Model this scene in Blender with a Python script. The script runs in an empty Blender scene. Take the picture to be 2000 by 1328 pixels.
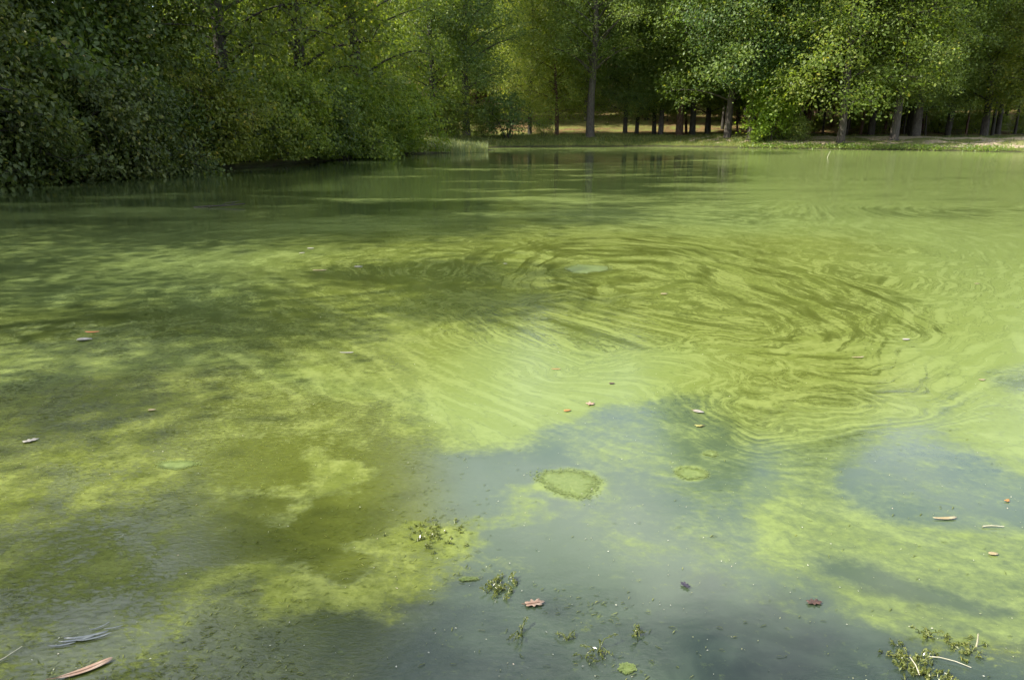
import bpy, math
import numpy as np
from mathutils import Vector

# ------------------------------------------------------------------ camera, sky, sun, exposure
scene = bpy.context.scene
COL = scene.collection
CAM_H, FPX, PITCH = 1.65, 1444.0, math.radians(16.29)

cam_data = bpy.data.cameras.new('camera')
cam_data.sensor_width = 36.0
cam_data.lens = 36.0 * FPX / 2000.0
cam_data.clip_start, cam_data.clip_end = 0.05, 1500.0
cam = bpy.data.objects.new('camera', cam_data)
cam.location = (0, 0, CAM_H)
cam.rotation_euler = (math.radians(90) - PITCH, 0, 0)
COL.objects.link(cam)
scene.camera = cam

SUN_EL = math.radians(47)
SUN_AZ = math.radians(-101)           # from +Y (view direction), negative = left
sun_dir = Vector((math.sin(SUN_AZ) * math.cos(SUN_EL), math.cos(SUN_AZ) * math.cos(SUN_EL), math.sin(SUN_EL)))

world = bpy.data.worlds.new('World')
scene.world = world
world.use_nodes = True
wn, wl = world.node_tree.nodes, world.node_tree.links
wn.clear()
w_out = wn.new('ShaderNodeOutputWorld')
w_bg = wn.new('ShaderNodeBackground')
w_bg.inputs['Strength'].default_value = 0.15
w_sky = wn.new('ShaderNodeTexSky')
w_sky.sky_type = 'NISHITA'
w_sky.sun_disc = False
w_sky.sun_elevation = SUN_EL
w_sky.sun_rotation = SUN_AZ
w_sky.air_density, w_sky.dust_density, w_sky.ozone_density = 1.0, 2.0, 1.5
w_tc = wn.new('ShaderNodeTexCoord')
w_map = wn.new('ShaderNodeMapping')
w_map.inputs['Scale'].default_value = (1.0, 1.0, 2.2)
w_map.inputs['Location'].default_value = (0.35, 0.1, 0.0)
w_noise = wn.new('ShaderNodeTexNoise')
w_noise.inputs['Scale'].default_value = 2.3
w_noise.inputs['Detail'].default_value = 7
w_noise.inputs['Roughness'].default_value = 0.58
w_ramp = wn.new('ShaderNodeValToRGB')
w_ramp.color_ramp.elements[0].position, w_ramp.color_ramp.elements[1].position = 0.45, 0.72
w_ramp.color_ramp.elements[0].color = (0.10, 0.10, 0.10, 1)
w_mix = wn.new('ShaderNodeMix')
w_mix.data_type = 'RGBA'
w_mix.inputs['B'].default_value = (8.6, 8.7, 8.9, 1)
wl.new(w_tc.outputs['Generated'], w_map.inputs['Vector'])
wl.new(w_map.outputs['Vector'], w_noise.inputs['Vector'])
wl.new(w_noise.outputs['Fac'], w_ramp.inputs['Fac'])
wl.new(w_ramp.outputs['Color'], w_mix.inputs['Factor'])
wl.new(w_sky.outputs['Color'], w_mix.inputs['A'])
wl.new(w_mix.outputs['Result'], w_bg.inputs['Color'])
wl.new(w_bg.outputs['Background'], w_out.inputs['Surface'])

sun_data = bpy.data.lights.new('sun', 'SUN')
sun_data.energy = 5.0
sun_data.angle = math.radians(0.45)
sun_data.color = (1.0, 0.95, 0.84)
sun = bpy.data.objects.new('sun', sun_data)
sun.rotation_euler = sun_dir.to_track_quat('Z', 'Y').to_euler()
sun.location = (-60, 20, 60)
COL.objects.link(sun)

scene.view_settings.view_transform = 'Standard'
scene.view_settings.look = 'None'
scene.view_settings.exposure = 1.1
scene.view_settings.gamma = 1.0
scene.view_settings.use_curve_mapping = False
scene.render.engine = 'CYCLES'
scene.cycles.max_bounces = 4
scene.cycles.diffuse_bounces = 2
scene.cycles.glossy_bounces = 3
scene.cycles.transmission_bounces = 3
scene.cycles.caustics_reflective = False
scene.cycles.caustics_refractive = False
scene.cycles.sample_clamp_indirect = 4.0
scene.cycles.use_adaptive_sampling = True
scene.cycles.adaptive_threshold = 0.02
scene.cycles.use_denoising = True

# ------------------------------------------------------------------ helpers
CP, SP = math.cos(PITCH), math.sin(PITCH)

def at(u, v, z=0.0):
    """point of the horizontal plane z that the photograph shows at pixel (u, v)"""
    a, b = (u - 1000.0) / FPX, (664.0 - v) / FPX
    dx, dy, dz = a, CP + b * SP, -SP + b * CP
    t = (z - CAM_H) / dz
    return (dx * t, dy * t)

def x_of(u, Y, z=0.8):
    return (u - 1000.0) / FPX * (Y * CP + (CAM_H - z) * SP)

def hash2(ix, iy, seed):
    h = (ix.astype(np.int64) * 374761393 + iy.astype(np.int64) * 668265263 + seed * 974711) & 0x7fffffff
    h = ((h ^ (h >> 13)) * 1274126177) & 0x7fffffff
    return ((h ^ (h >> 16)) & 0xffff) / 65535.0

def vnoise(x, y, seed=0):
    ix, iy = np.floor(x), np.floor(y)
    fx, fy = x - ix, y - iy
    fx, fy = fx * fx * (3 - 2 * fx), fy * fy * (3 - 2 * fy)
    a, b = hash2(ix, iy, seed), hash2(ix + 1, iy, seed)
    c, d = hash2(ix, iy + 1, seed), hash2(ix + 1, iy + 1, seed)
    return (a + (b - a) * fx) * (1 - fy) + (c + (d - c) * fx) * fy

def fbm(x, y, seed=0, oct=4):
    s, a, t = 0.0, 0.5, 0.0
    for k in range(oct):
        s = s + a * vnoise(x * 2 ** k, y * 2 ** k, seed + k * 17)
        t += a
        a *= 0.5
    return s / t

def sstep(a, b, x):
    t = np.clip((x - a) / (b - a), 0, 1)
    return t * t * (3 - 2 * t)

def poly_sd(px, py, poly):
    """signed distance, positive inside"""
    P = np.asarray(poly, float)
    n = len(P)
    d2 = np.full(px.shape, 1e18)
    inside = np.zeros(px.shape, bool)
    for i in range(n):
        a, b = P[i], P[(i + 1) % n]
        ex, ey = b - a
        wx, wy = px - a[0], py - a[1]
        t = np.clip((wx * ex + wy * ey) / (ex * ex + ey * ey + 1e-12), 0, 1)
        d2 = np.minimum(d2, (wx - ex * t) ** 2 + (wy - ey * t) ** 2)
        c = ((a[1] > py) != (b[1] > py))
        with np.errstate(divide='ignore', invalid='ignore'):
            xi = (b[0] - a[0]) * (py - a[1]) / (b[1] - a[1] if b[1] != a[1] else 1e-12) + a[0]
        inside ^= c & (px < xi)
    d = np.sqrt(d2)
    return np.where(inside, d, -d)

def build_mesh(name, verts, faces, attrs=None, smooth=False):
    """faces: (n,k) int array (all of one size) or a list of such arrays; attrs: {name: (domain, values)}"""
    me = bpy.data.meshes.new(name)
    verts = np.asarray(verts, np.float32)
    fl = faces if isinstance(faces, list) else [faces]
    fl = [np.asarray(f, np.int32) for f in fl if len(f)]
    me.vertices.add(len(verts))
    me.vertices.foreach_set('co', verts.ravel())
    nl = sum(f.size for f in fl)
    npoly = sum(len(f) for f in fl)
    me.loops.add(nl)
    me.loops.foreach_set('vertex_index', np.concatenate([f.ravel() for f in fl]))
    me.polygons.add(npoly)
    tot = np.concatenate([np.full(len(f), f.shape[1], np.int32) for f in fl])
    start = np.concatenate([[0], np.cumsum(tot)[:-1]]).astype(np.int32)
    me.polygons.foreach_set('loop_start', start)
    me.polygons.foreach_set('loop_total', tot)
    if smooth:
        me.polygons.foreach_set('use_smooth', np.ones(npoly, bool))
    me.update(calc_edges=True)
    for an, (dom, val) in (attrs or {}).items():
        val = np.asarray(val, np.float32)
        if val.ndim == 2:
            at_ = me.attributes.new(an, 'FLOAT_VECTOR', dom)
            at_.data.foreach_set('vector', val.ravel())
        else:
            at_ = me.attributes.new(an, 'FLOAT', dom)
            at_.data.foreach_set('value', val)
    return me

def add(name, me, mat=None, parent=None, loc=None, label=None, cat=None, group=None, kind=None):
    o = bpy.data.objects.new(name, me)
    COL.objects.link(o)
    if mat is not None and me is not None and len(me.materials) == 0:
        me.materials.append(mat)
    if parent is not None:
        o.parent = parent
    if loc is not None:
        o.location = loc
    for k, v in (('label', label), ('category', cat), ('group', group), ('kind', kind)):
        if v:
            o[k] = v
    return o

# ------------------------------------------------------------------ materials
def new_mat(name):
    m = bpy.data.materials.new(name)
    m.use_nodes = True
    nt = m.node_tree
    nt.nodes.clear()
    out = nt.nodes.new('ShaderNodeOutputMaterial')
    return m, nt, out

class G:
    """small node graph helper"""
    def __init__(s, nt):
        s.nt = nt
    def n(s, typ, **kw):
        nd = s.nt.nodes.new(typ)
        for k, v in kw.items():
            setattr(nd, k, v)
        return nd
    def link(s, a, b):
        s.nt.links.new(a, b)
    def put(s, sock, v):
        if hasattr(v, 'is_output'):
            s.link(v, sock)
        elif v is not None:
            sock.default_value = v
    def math(s, op, a, b=None, c=None, clamp=False):
        nd = s.n('ShaderNodeMath', operation=op, use_clamp=clamp)
        s.put(nd.inputs[0], a)
        if b is not None: s.put(nd.inputs[1], b)
        if c is not None: s.put(nd.inputs[2], c)
        return nd.outputs[0]
    def mix(s, f, a, b):
        nd = s.n('ShaderNodeMix', data_type='RGBA')
        s.put(nd.inputs['Factor'], f)
        s.put(nd.inputs['A'], a if hasattr(a, 'is_output') else (*a, 1))
        s.put(nd.inputs['B'], b if hasattr(b, 'is_output') else (*b, 1))
        return nd.outputs['Result']
    def smooth(s, v, lo, hi, a=0.0, b=1.0):
        nd = s.n('ShaderNodeMapRange', interpolation_type='SMOOTHSTEP')
        s.put(nd.inputs['Value'], v)
        nd.inputs['From Min'].default_value, nd.inputs['From Max'].default_value = lo, hi
        nd.inputs['To Min'].default_value, nd.inputs['To Max'].default_value = a, b
        return nd.outputs['Result']
    def noise(s, vec, scale, detail=4, rough=0.55, dist=0.0):
        nd = s.n('ShaderNodeTexNoise')
        s.put(nd.inputs['Vector'], vec)
        nd.inputs['Scale'].default_value = scale
        nd.inputs['Detail'].default_value = detail
        nd.inputs['Roughness'].default_value = rough
        nd.inputs['Distortion'].default_value = dist
        return nd.outputs['Fac']
    def mapping(s, vec, scale=(1, 1, 1), rot=(0, 0, 0)):
        nd = s.n('ShaderNodeMapping')
        s.put(nd.inputs['Vector'], vec)
        nd.inputs['Scale'].default_value = scale
        nd.inputs['Rotation'].default_value = rot
        return nd.outputs['Vector']
    def attr(s, name, out='Fac'):
        return s.n('ShaderNodeAttribute', attribute_name=name).outputs[out]
    def ramp(s, f, stops):
        nd = s.n('ShaderNodeValToRGB')
        els = nd.color_ramp.elements
        while len(els) < len(stops):
            els.new(0.5)
        for e, (p, c) in zip(els, stops):
            e.position, e.color = p, (*c, 1)
        s.put(nd.inputs['Fac'], f)
        return nd.outputs['Color']
    def bump(s, h, strength, dist, normal=None):
        nd = s.n('ShaderNodeBump')
        s.put(nd.inputs['Height'], h)
        s.put(nd.inputs['Strength'], strength)
        nd.inputs['Distance'].default_value = dist
        if normal is not None:
            s.link(normal, nd.inputs['Normal'])
        return nd.outputs['Normal']

def leaf_material(name, dark, mid, light, trans=0.42, rough=0.42, spec=0.5):
    """thin leaves: reflected and transmitted light, per-leaf tone from the mesh, per-plant tint from the object colour"""
    m, nt, out = new_mat(name)
    g = G(nt)
    v = g.attr('tone')
    col = g.ramp(v, [(0.0, dark), (0.5, mid), (0.93, light), (1.0, tuple(min(1, c * k) for c, k in zip(light, (1.5, 1.15, 0.9))))])
    oi = g.n('ShaderNodeObjectInfo')
    mul = g.n('ShaderNodeMix', data_type='RGBA', blend_type='MULTIPLY')
    mul.inputs['Factor'].default_value = 1.0
    g.link(col, mul.inputs['A'])
    g.link(oi.outputs['Color'], mul.inputs['B'])
    c = mul.outputs['Result']
    p = g.n('ShaderNodeBsdfPrincipled')
    g.link(c, p.inputs['Base Color'])
    p.inputs['Roughness'].default_value = rough
    p.inputs['Specular IOR Level'].default_value = spec
    t = g.n('ShaderNodeBsdfTranslucent')
    tc = g.n('ShaderNodeMix', data_type='RGBA', blend_type='MULTIPLY')
    tc.inputs['Factor'].default_value = 1.0
    g.link(c, tc.inputs['A'])
    tc.inputs['B'].default_value = (1.75, 1.75, 0.6, 1)
    g.link(tc.outputs['Result'], t.inputs['Color'])
    mx = g.n('ShaderNodeMixShader')
    mx.inputs['Fac'].default_value = trans
    g.link(p.outputs[0], mx.inputs[1])
    g.link(t.outputs[0], mx.inputs[2])
    g.link(mx.outputs[0], out.inputs['Surface'])
    return m

def bark_material(name, a, b):
    m, nt, out = new_mat(name)
    g = G(nt)
    tc = g.n('ShaderNodeTexCoord').outputs['Object']
    st = g.mapping(tc, (9, 9, 1.6))
    n1 = g.noise(st, 2.2, 6, 0.65)
    n2 = g.noise(tc, 1.3, 3)
    col = g.mix(g.smooth(n1, 0.35, 0.68), a, b)
    col = g.mix(g.smooth(n2, 0.45, 0.75, 0, 0.5), col, (0.075, 0.085, 0.055))
    p = g.n('ShaderNodeBsdfPrincipled')
    g.link(col, p.inputs['Base Color'])
    p.inputs['Roughness'].default_value = 0.9
    p.inputs['Specular IOR Level'].default_value = 0.2
    g.link(g.bump(n1, 0.9, 0.03), p.inputs['Normal'])
    g.link(p.outputs[0], out.inputs['Surface'])
    return m

def plain_leaf(name, col, col2, rough=0.6, scale=40.0):
    """dead or floating leaf: two blotched tones"""
    m, nt, out = new_mat(name)
    g = G(nt)
    tc = g.n('ShaderNodeTexCoord').outputs['Object']
    c = g.mix(g.smooth(g.noise(tc, scale, 4), 0.4, 0.65), col, col2)
    p = g.n('ShaderNodeBsdfPrincipled')
    g.link(c, p.inputs['Base Color'])
    p.inputs['Roughness'].default_value = rough
    g.link(p.outputs[0], out.inputs['Surface'])
    return m

LEAF_FAR = leaf_material('leaf_far', (0.085, 0.125, 0.028), (0.15, 0.20, 0.048), (0.23, 0.27, 0.075), trans=0.47, rough=0.5, spec=0.35)
LEAF_OLIVE = leaf_material('leaf_olive', (0.065, 0.10, 0.02), (0.12, 0.165, 0.034), (0.20, 0.235, 0.055), trans=0.5, rough=0.5, spec=0.35)
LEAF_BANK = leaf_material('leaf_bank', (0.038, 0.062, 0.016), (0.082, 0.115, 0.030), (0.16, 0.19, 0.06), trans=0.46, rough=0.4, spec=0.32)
LEAF_BRIGHT = leaf_material('leaf_bright', (0.13, 0.20, 0.022), (0.20, 0.30, 0.035), (0.29, 0.38, 0.05), trans=0.5)
LEAF_DEEP = leaf_material('leaf_deep', (0.05, 0.09, 0.03), (0.088, 0.142, 0.042), (0.14, 0.195, 0.062), trans=0.45, rough=0.5, spec=0.35)
BARK_GREY = bark_material('bark_grey', (0.042, 0.035, 0.03), (0.115, 0.098, 0.082))
BARK_RED = bark_material('bark_red', (0.055, 0.032, 0.024), (0.15, 0.088, 0.06))
BARK_DARK = bark_material('bark_dark', (0.03, 0.027, 0.022), (0.08, 0.07, 0.055))

# ------------------------------------------------------------------ the pond outline and the land
rng = np.random.default_rng(11)
POND = [(-7.5, 0.9), (-9.8, 4), (-13.0, 11), (-14.9, 20.5), at(290, 338), at(500, 326), at(690, 309), at(800, 301.5),
        at(870, 299.5), at(930, 297), at(960, 293.5), at(945, 290.5), at(985, 288.0), at(1100, 287.2), at(1200, 287), at(1340, 287.4),
        at(1500, 290.5), at(1620, 292.5), at(1750, 294), at(1880, 296), at(2010, 298.5), (40, 42), (54, 30), (50, 5), (30, 0.7), (10, 0.75), (0, 0.95)]

def shore_distance(x, y):
    """metres outside the pond (negative = over water), with a ragged edge"""
    wob = (fbm(x * 0.9, y * 0.9, 3, 4) - 0.5) * 0.9 * sstep(6, 16, y)
    return -poly_sd(x, y, POND) + wob

def land_z(x, y):
    x, y = np.asarray(x, float), np.asarray(y, float)
    d = shore_distance(x, y)
    far = sstep(30, 42, y + 0.25 * x)
    spit = np.exp(-(((x + 3.0) / 3.2) ** 2 + ((y - 47.5) / 3.2) ** 2))
    top = (0.50 + 0.22 * far) * (1 - 0.75 * spit)
    run = 2.0 + 1.9 * far + 2.0 * sstep(18, 28, x) * far
    bank = np.where(d < 0, np.maximum(d * 0.5, -0.7), top * np.clip(d / run, 0, 1) ** 0.72)
    back = np.clip(y - 64, 0, None)
    hill = 0.105 * back * sstep(0, 18, back) * (1 - 0.25 * sstep(8, 26, x)) + 0.22 * np.clip(y - 100, 0, None) + 0.04 * np.clip(-x - 24, 0, 60)
    rough = (fbm(x * 0.35, y * 0.35, 9, 4) - 0.5) * 0.35 * sstep(0.6, 4, d) + (fbm(x * 1.7, y * 1.7, 5, 3) - 0.5) * 0.12 * sstep(0.0, 0.8, d)
    return bank + np.minimum(hill, 22) + rough

def land_at(x, y):
    return float(land_z(np.array([x]), np.array([y]))[0])

gx = np.concatenate([np.arange(-170, -30, 7.0), np.arange(-30, -17, 0.9), np.arange(-17, 46, 0.3), np.arange(46, 70, 1.2), np.arange(70, 200, 8.0)])
gy = np.concatenate([np.arange(-40, -3, 5.0), np.arange(-3, 3, 0.4), np.arange(3, 18, 0.8), np.arange(18, 66, 0.28), np.arange(66, 125, 1.2), np.arange(125, 330, 12.0)])
TX, TY = np.meshgrid(gx, gy)
TZ = land_z(TX.ravel(), TY.ravel())
nx, ny = len(gx), len(gy)
idx = np.arange(nx * ny).reshape(ny, nx)
quads = np.stack([idx[:-1, :-1], idx[:-1, 1:], idx[1:, 1:], idx[1:, :-1]], -1).reshape(-1, 4)
tv = np.stack([TX.ravel(), TY.ravel(), TZ], 1)
sd_land = shore_distance(TX.ravel(), TY.ravel())
xx, yy = tv[:, 0], tv[:, 1]
# bare leaf litter under the wood, sandy path on the right bank, mown grass between
litter = sstep(62.5, 66, yy + 0.02 * xx + 3.0 * (fbm(xx * 0.3, yy * 0.3, 21) - 0.5)) * (1 - 0.45 * sstep(0.45, 0.6, fbm(xx * 0.12, yy * 0.12, 33)))
litter = np.maximum(litter, sstep(-6, -9, xx) * sstep(0.1, 0.6, sd_land))
sand = sstep(17, 24, xx) * sstep(0.6, 1.6, sd_land) * sstep(9, 5, sd_land) * sstep(0.34, 0.52, fbm(xx * 0.5, yy * 0.8, 41))
sand = np.maximum(sand, 0.8 * sstep(0.35, 0.2, np.abs(fbm(xx * 0.35, yy * 0.6, 44) - 0.5) * 6) * sstep(9, 14, xx) * sstep(0.4, 1.2, sd_land) * sstep(6, 3, sd_land))
me = build_mesh('ground', tv, quads, {'litter': ('POINT', litter), 'sand': ('POINT', sand), 'shore': ('POINT', sd_land)}, smooth=True)

m, nt, out = new_mat('ground')
g = G(nt)
pos = g.n('ShaderNodeNewGeometry').outputs['Position']
nA, nB, nC = g.noise(pos, 0.8, 5), g.noise(pos, 7.0, 5, 0.7), g.noise(pos, 26.0, 3, 0.7)
grass = g.mix(g.smooth(nA, 0.35, 0.68), (0.075, 0.105, 0.022), (0.15, 0.165, 0.042))
grass = g.mix(g.smooth(nB, 0.5, 0.72, 0, 0.6), grass, (0.21, 0.20, 0.065))
lit = g.mix(g.smooth(nB, 0.32, 0.68), (0.075, 0.05, 0.024), (0.24, 0.155, 0.062))
lit = g.mix(g.smooth(nC, 0.52, 0.66, 0, 0.7), lit, (0.06, 0.05, 0.022))
lit = g.mix(g.smooth(nA, 0.48, 0.60, 0, 0.85), lit, grass)
snd = g.mix(g.smooth(nB, 0.3, 0.7), (0.24, 0.19, 0.12), (0.46, 0.38, 0.25))
snd = g.mix(g.smooth(nA, 0.52, 0.62, 0, 0.8), snd, grass)
c = g.mix(g.smooth(g.math('ADD', g.attr('litter'), g.math('MULTIPLY', g.math('SUBTRACT', nB, 0.5), 0.7)), 0.4, 0.75), grass, lit)
c = g.mix(g.smooth(g.math('ADD', g.attr('sand'), g.math('MULTIPLY', g.math('SUBTRACT', nB, 0.5), 0.9)), 0.35, 0.65), c, snd)
mud = g.mix(g.smooth(nB, 0.4, 0.6), (0.045, 0.038, 0.024), (0.06, 0.07, 0.022))
c = g.mix(g.smooth(g.math('ADD', g.attr('shore'), g.math('MULTIPLY', nA, 0.5)), 0.35, 0.75), mud, c)
p = g.n('ShaderNodeBsdfPrincipled')
g.link(c, p.inputs['Base Color'])
p.inputs['Roughness'].default_value = 0.95
p.inputs['Specular IOR Level'].default_value = 0.15
g.link(g.bump(g.math('ADD', nB, nC), 0.8, 0.08), p.inputs['Normal'])
g.link(p.outputs[0], out.inputs['Surface'])
add('ground', me, m, kind='structure')

# ------------------------------------------------------------------ the pond surface: algae film, eddies, clear pools
rows = [0.45]
while rows[-1] < 74:
    rows.append(rows[-1] * 1.0068 + 0.001)
rows = np.array(rows)
s_in = np.linspace(-1, 1, 560)
half = 0.80 * rows + 2.6
inner = s_in[None, :] * half[:, None]
kout = np.linspace(0, 1, 22)[1:]
lim = np.maximum(64.0, half + 4)
right = half[:, None] + kout[None, :] ** 1.5 * (lim - half)[:, None]
PX = np.concatenate([-right[:, ::-1], inner, right], 1)
PY = np.repeat(rows[:, None], PX.shape[1], 1)
px, py = PX.ravel(), PY.ravel()
nr, nc = PX.shape
idx = np.arange(nr * nc).reshape(nr, nc)
pq = np.stack([idx[:-1, :-1], idx[:-1, 1:], idx[1:, 1:], idx[1:, :-1]], -1).reshape(-1, 4)

# film carried by slow eddies: trace each point back to where its film came from
def eddy(u, v, A, rx, ry):
    x, y = at(u, v)
    return (x, y, A * rx * ry, rx, ry)
eddies = [eddy(1430, 615, -5.6, 1.9, 2.1), eddy(1180, 480, -3.0, 4.0, 2.4), eddy(1040, 650, 3.0, 0.8, 0.8),
          eddy(960, 560, -3.4, 1.0, 1.1), eddy(1330, 660, 2.6, 0.5, 0.6), eddy(1690, 770, -3.0, 0.7, 0.5), 
          eddy(1700, 385, -4.5, 4.0, 3.0), eddy(1450, 345, 3.5, 5.0, 5.0), eddy(1150, 820, 2.0, 0.9, 0.6), eddy(1780, 900, 2.2, 0.6, 0.5), eddy(1600, 1090, -1.8, 0.6, 0.35),
          eddy(400, 760, 2.2, 1.0, 0.8), eddy(900, 420, -2.6, 2.6, 2.4), eddy(1850, 620, 1.2, 1.0, 1.2),
          eddy(1300, 340, 2.2, 6, 6), eddy(1120, 450, 2.0, 1.3, 1.0), eddy(1600, 540, 2.4, 0.8, 0.7), eddy(1240, 700, -2.0, 0.6, 0.5)]
fx, fy = px.astype(np.float32).copy(), py.astype(np.float32).copy()
STEPS = 44
for k in range(STEPS):
    vx = np.zeros_like(fx)
    vy = np.zeros_like(fy)
    for (cx, cy, A, rx, ry) in eddies:
        dx, dy = (fx - cx) / rx, (fy - cy) / ry
        e = A * np.exp(-0.5 * (dx * dx + dy * dy))
        vx += -e * dy / ry
        vy += e * dx / rx
    # small stirring
    vx += 0.10 * np.sin(fy * 2.3 + 0.7 * np.sin(fx * 1.1) + k * 0.05) * np.minimum(fy / 7, 3)
    vy += 0.08 * np.sin(fx * 2.0 + 1.7 + 0.8 * np.sin(fy * 0.9)) * np.minimum(fy / 7, 3)
    fx -= vx / STEPS
    fy -= vy / STEPS

wx = px + (fbm(px * 1.3, py * 1.3, 61, 4) - 0.5) * 0.10 * py + (fbm(px * 5, py * 5, 63, 3) - 0.5) * 0.018 * py
wy = py + (fbm(px * 1.3 + 9, py * 1.3, 67, 4) - 0.5) * 0.10 * py + (fbm(px * 5, py * 5 + 7, 69, 3) - 0.5) * 0.018 * py

def region(pts, soft):
    sd = poly_sd(wx, wy, [at(u, v) for u, v in pts])
    w = soft * py / 4.0
    return sstep(-1, 1, sd / w)

film = 0.66 + 0.0 * px
# the weak film over the far third, in drifting bars
open_r = sstep(0.08, 0.40, px / py)
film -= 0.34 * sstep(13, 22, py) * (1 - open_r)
film += 0.16 * sstep(11, 18, py) * open_r
film += 0.30 * sstep(40, 49, py)
# right side: unbroken film
film += 0.20 * region([(1800, 440), (2300, 400), (2300, 740), (1930, 700), (1800, 800), (1740, 800), (1790, 620)], 0.35)
film += 0.10 * region([(860, 700), (1000, 655), (1330, 700), (1420, 760), (1330, 775), (1200, 792), (1080, 840), (1010, 872), (880, 885), (830, 850)], 0.12)
# clear pools
pool = region([(880, 890), (1010, 876), (1070, 838), (1200, 792), (1330, 765), (1400, 780), (1450, 850), (1560, 870), (1560, 960), (1480, 1010), (1490, 1080),
               (1600, 1120), (1655, 1150), (1680, 1200), (1760, 1250), (1900, 1275), (2300, 1340), (2500, 1900), (500, 1900), (800, 1250), (900, 1060), (860, 960)], 0.22)
pool2 = region([(1645, 930), (1690, 875), (1800, 805), (1885, 762), (1860, 830), (1890, 880), (1990, 935), (2400, 1000), (2400, 1060), (2000, 1050), (1850, 1035), (1770, 1030), (1690, 1010)], 0.14)
pool3 = region([(1950, 712), (2100, 705), (2100, 775), (1990, 765), (1945, 740)], 0.10)
pool4 = region([(1580, 1085), (1700, 1100), (1900, 1170), (1980, 1195), (1900, 1190), (1740, 1150), (1600, 1115)], 0.12)
clear = np.clip(pool + pool2 + 0.8 * pool3 + 0.25 * pool4, 0, 1)
film -= 0.25 * clear * (1.25 - 0.6 * sstep(2.2, 4.2, py))
film -= 0.24 * region([(165, 1228), (232, 1232), (245, 1262), (180, 1278)], 0.03)
tongue = region([(1570, 880), (1700, 830), (1800, 795), (1690, 870), (1645, 930), (1690, 1010), (1780, 1040), (2000, 1060), (2400, 1075), (2400, 1340), (1990, 1275), (1900, 1250),
                 (1750, 1232), (1680, 1180), (1655, 1130), (1500, 1080), (1490, 1000), (1560, 985)], 0.09)
film = film * (1 - 0.9 * tongue) + 0.9 * tongue * 0.50 * (1 - 0.5 * pool4)
film -= 0.10 * region([(930, 665), (1060, 660), (1065, 735), (950, 745)], 0.3)
# weed mat just under the surface, lower left, and two smaller ones along the near edge
weedy = region([(-600, 740), (0, 745), (420, 690), (760, 780), (850, 880), (930, 1010), (900, 1080), (1010, 1120), (1180, 1190), (1260, 1260), (1280, 1900), (-900, 1900)], 0.35)
weedy = np.maximum(weedy, region([(1690, 1290), (1760, 1245), (1990, 1260), (2300, 1330), (2400, 1900), (1500, 1900), (1560, 1320)], 0.14))
weedy = np.maximum(weedy, 0.5 * region([(-600, 560), (0, 600), (300, 590), (700, 660), (760, 720), (420, 730), (-600, 800)], 0.4))
olive_w = weedy * (px < 2)
glossy = region([(430, 905), (640, 850), (880, 875), (1010, 890), (1060, 1040), (1060, 1240), (900, 1320), (480, 1330), (330, 1180)], 0.55)
weedy = weedy * (1 - 0.58 * glossy)
olive = np.maximum(olive_w, 0.85 * region([(620, 470), (1000, 440), (1700, 460), (1800, 560), (1790, 760), (1500, 860), (1380, 780), (1300, 680), (1000, 650), (760, 780), (400, 700), (500, 560)], 0.5))
film -= 0.15 * weedy
film -= 0.14 * region([(-900, 380), (0, 375), (700, 330), (1000, 400), (1100, 430), (800, 470), (560, 500), (900, 560), (700, 640), (0, 660), (-900, 700)], 0.4)  # film thinned in the outline of the tree shade, to deepen that shade
far_lines = region([(1250, 318), (2300, 305), (2300, 440), (1700, 425), (1300, 440)], 0.6)
streak = region([(760, 480), (1000, 445), (1750, 450), (1930, 520), (1800, 590), (1790, 760), (1660, 830), (1500, 880), (1420, 830), (1370, 740), (1240, 720), (1100, 730), (980, 680), (860, 640), (740, 560)], 0.5)
streak = streak * (0.35 + 0.9 * sstep(0.3, 0.7, fbm(px * 0.9, py * 0.8, 71, 4)))
film -= 0.06 * streak + 0.13 * far_lines
RAFTS = [
    (1112, 942, 118, 0.98, 1, 'largest round raft of green algae in the clear water at centre'),
    (1350, 924, 58, 1.0, 2, 'second round algae raft, right of the largest one'),
    (1146, 525, 92, 1.1, 3, 'flat oval algae raft alone among the green swirls'),
    (1388, 886, 28, 0.8, 5, 'small algae raft above the second round one'),
    (1225, 1305, 30, 0.7, 9, 'ragged algae raft at the bottom among weed sprigs'),
    (915, 1131, 32, 0.3, 10, 'narrow yellow-green algae raft left of the weed clump at bottom centre'),
    (345, 908, 70, 0.6, 12, 'pale algae raft on the olive weed mat at left'),
]
for (u, v, w, asp, sd_, lb_) in RAFTS:
    cx, cy = at(u, v)
    rr_ = w / FPX * math.hypot(cy, CAM_H) * 0.5
    q_ = np.sqrt(((px - cx) / rr_) ** 2 + ((py - cy) / (rr_ * asp)) ** 2)
    film += 0.22 * sstep(1.35, 0.9, q_) * np.clip((0.75 - film) * 3, 0, 1)
film = np.clip(film, 0, 1)
# near water painted darker for its weaker sky reflection, with some sunken weed
near_dark = region([(-900, 1170), (300, 1140), (700, 1180), (1000, 1090), (1200, 1160), (1450, 1170), (1650, 1230), (2000, 1300), (2600, 1400), (2600, 2200), (-1200, 2200)], 0.55)
near_dark = near_dark * (0.55 + 0.45 * sstep(0.2, 0.7, px))
film -= 0.08 * near_dark
film = np.clip(film, 0, 1)
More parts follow.
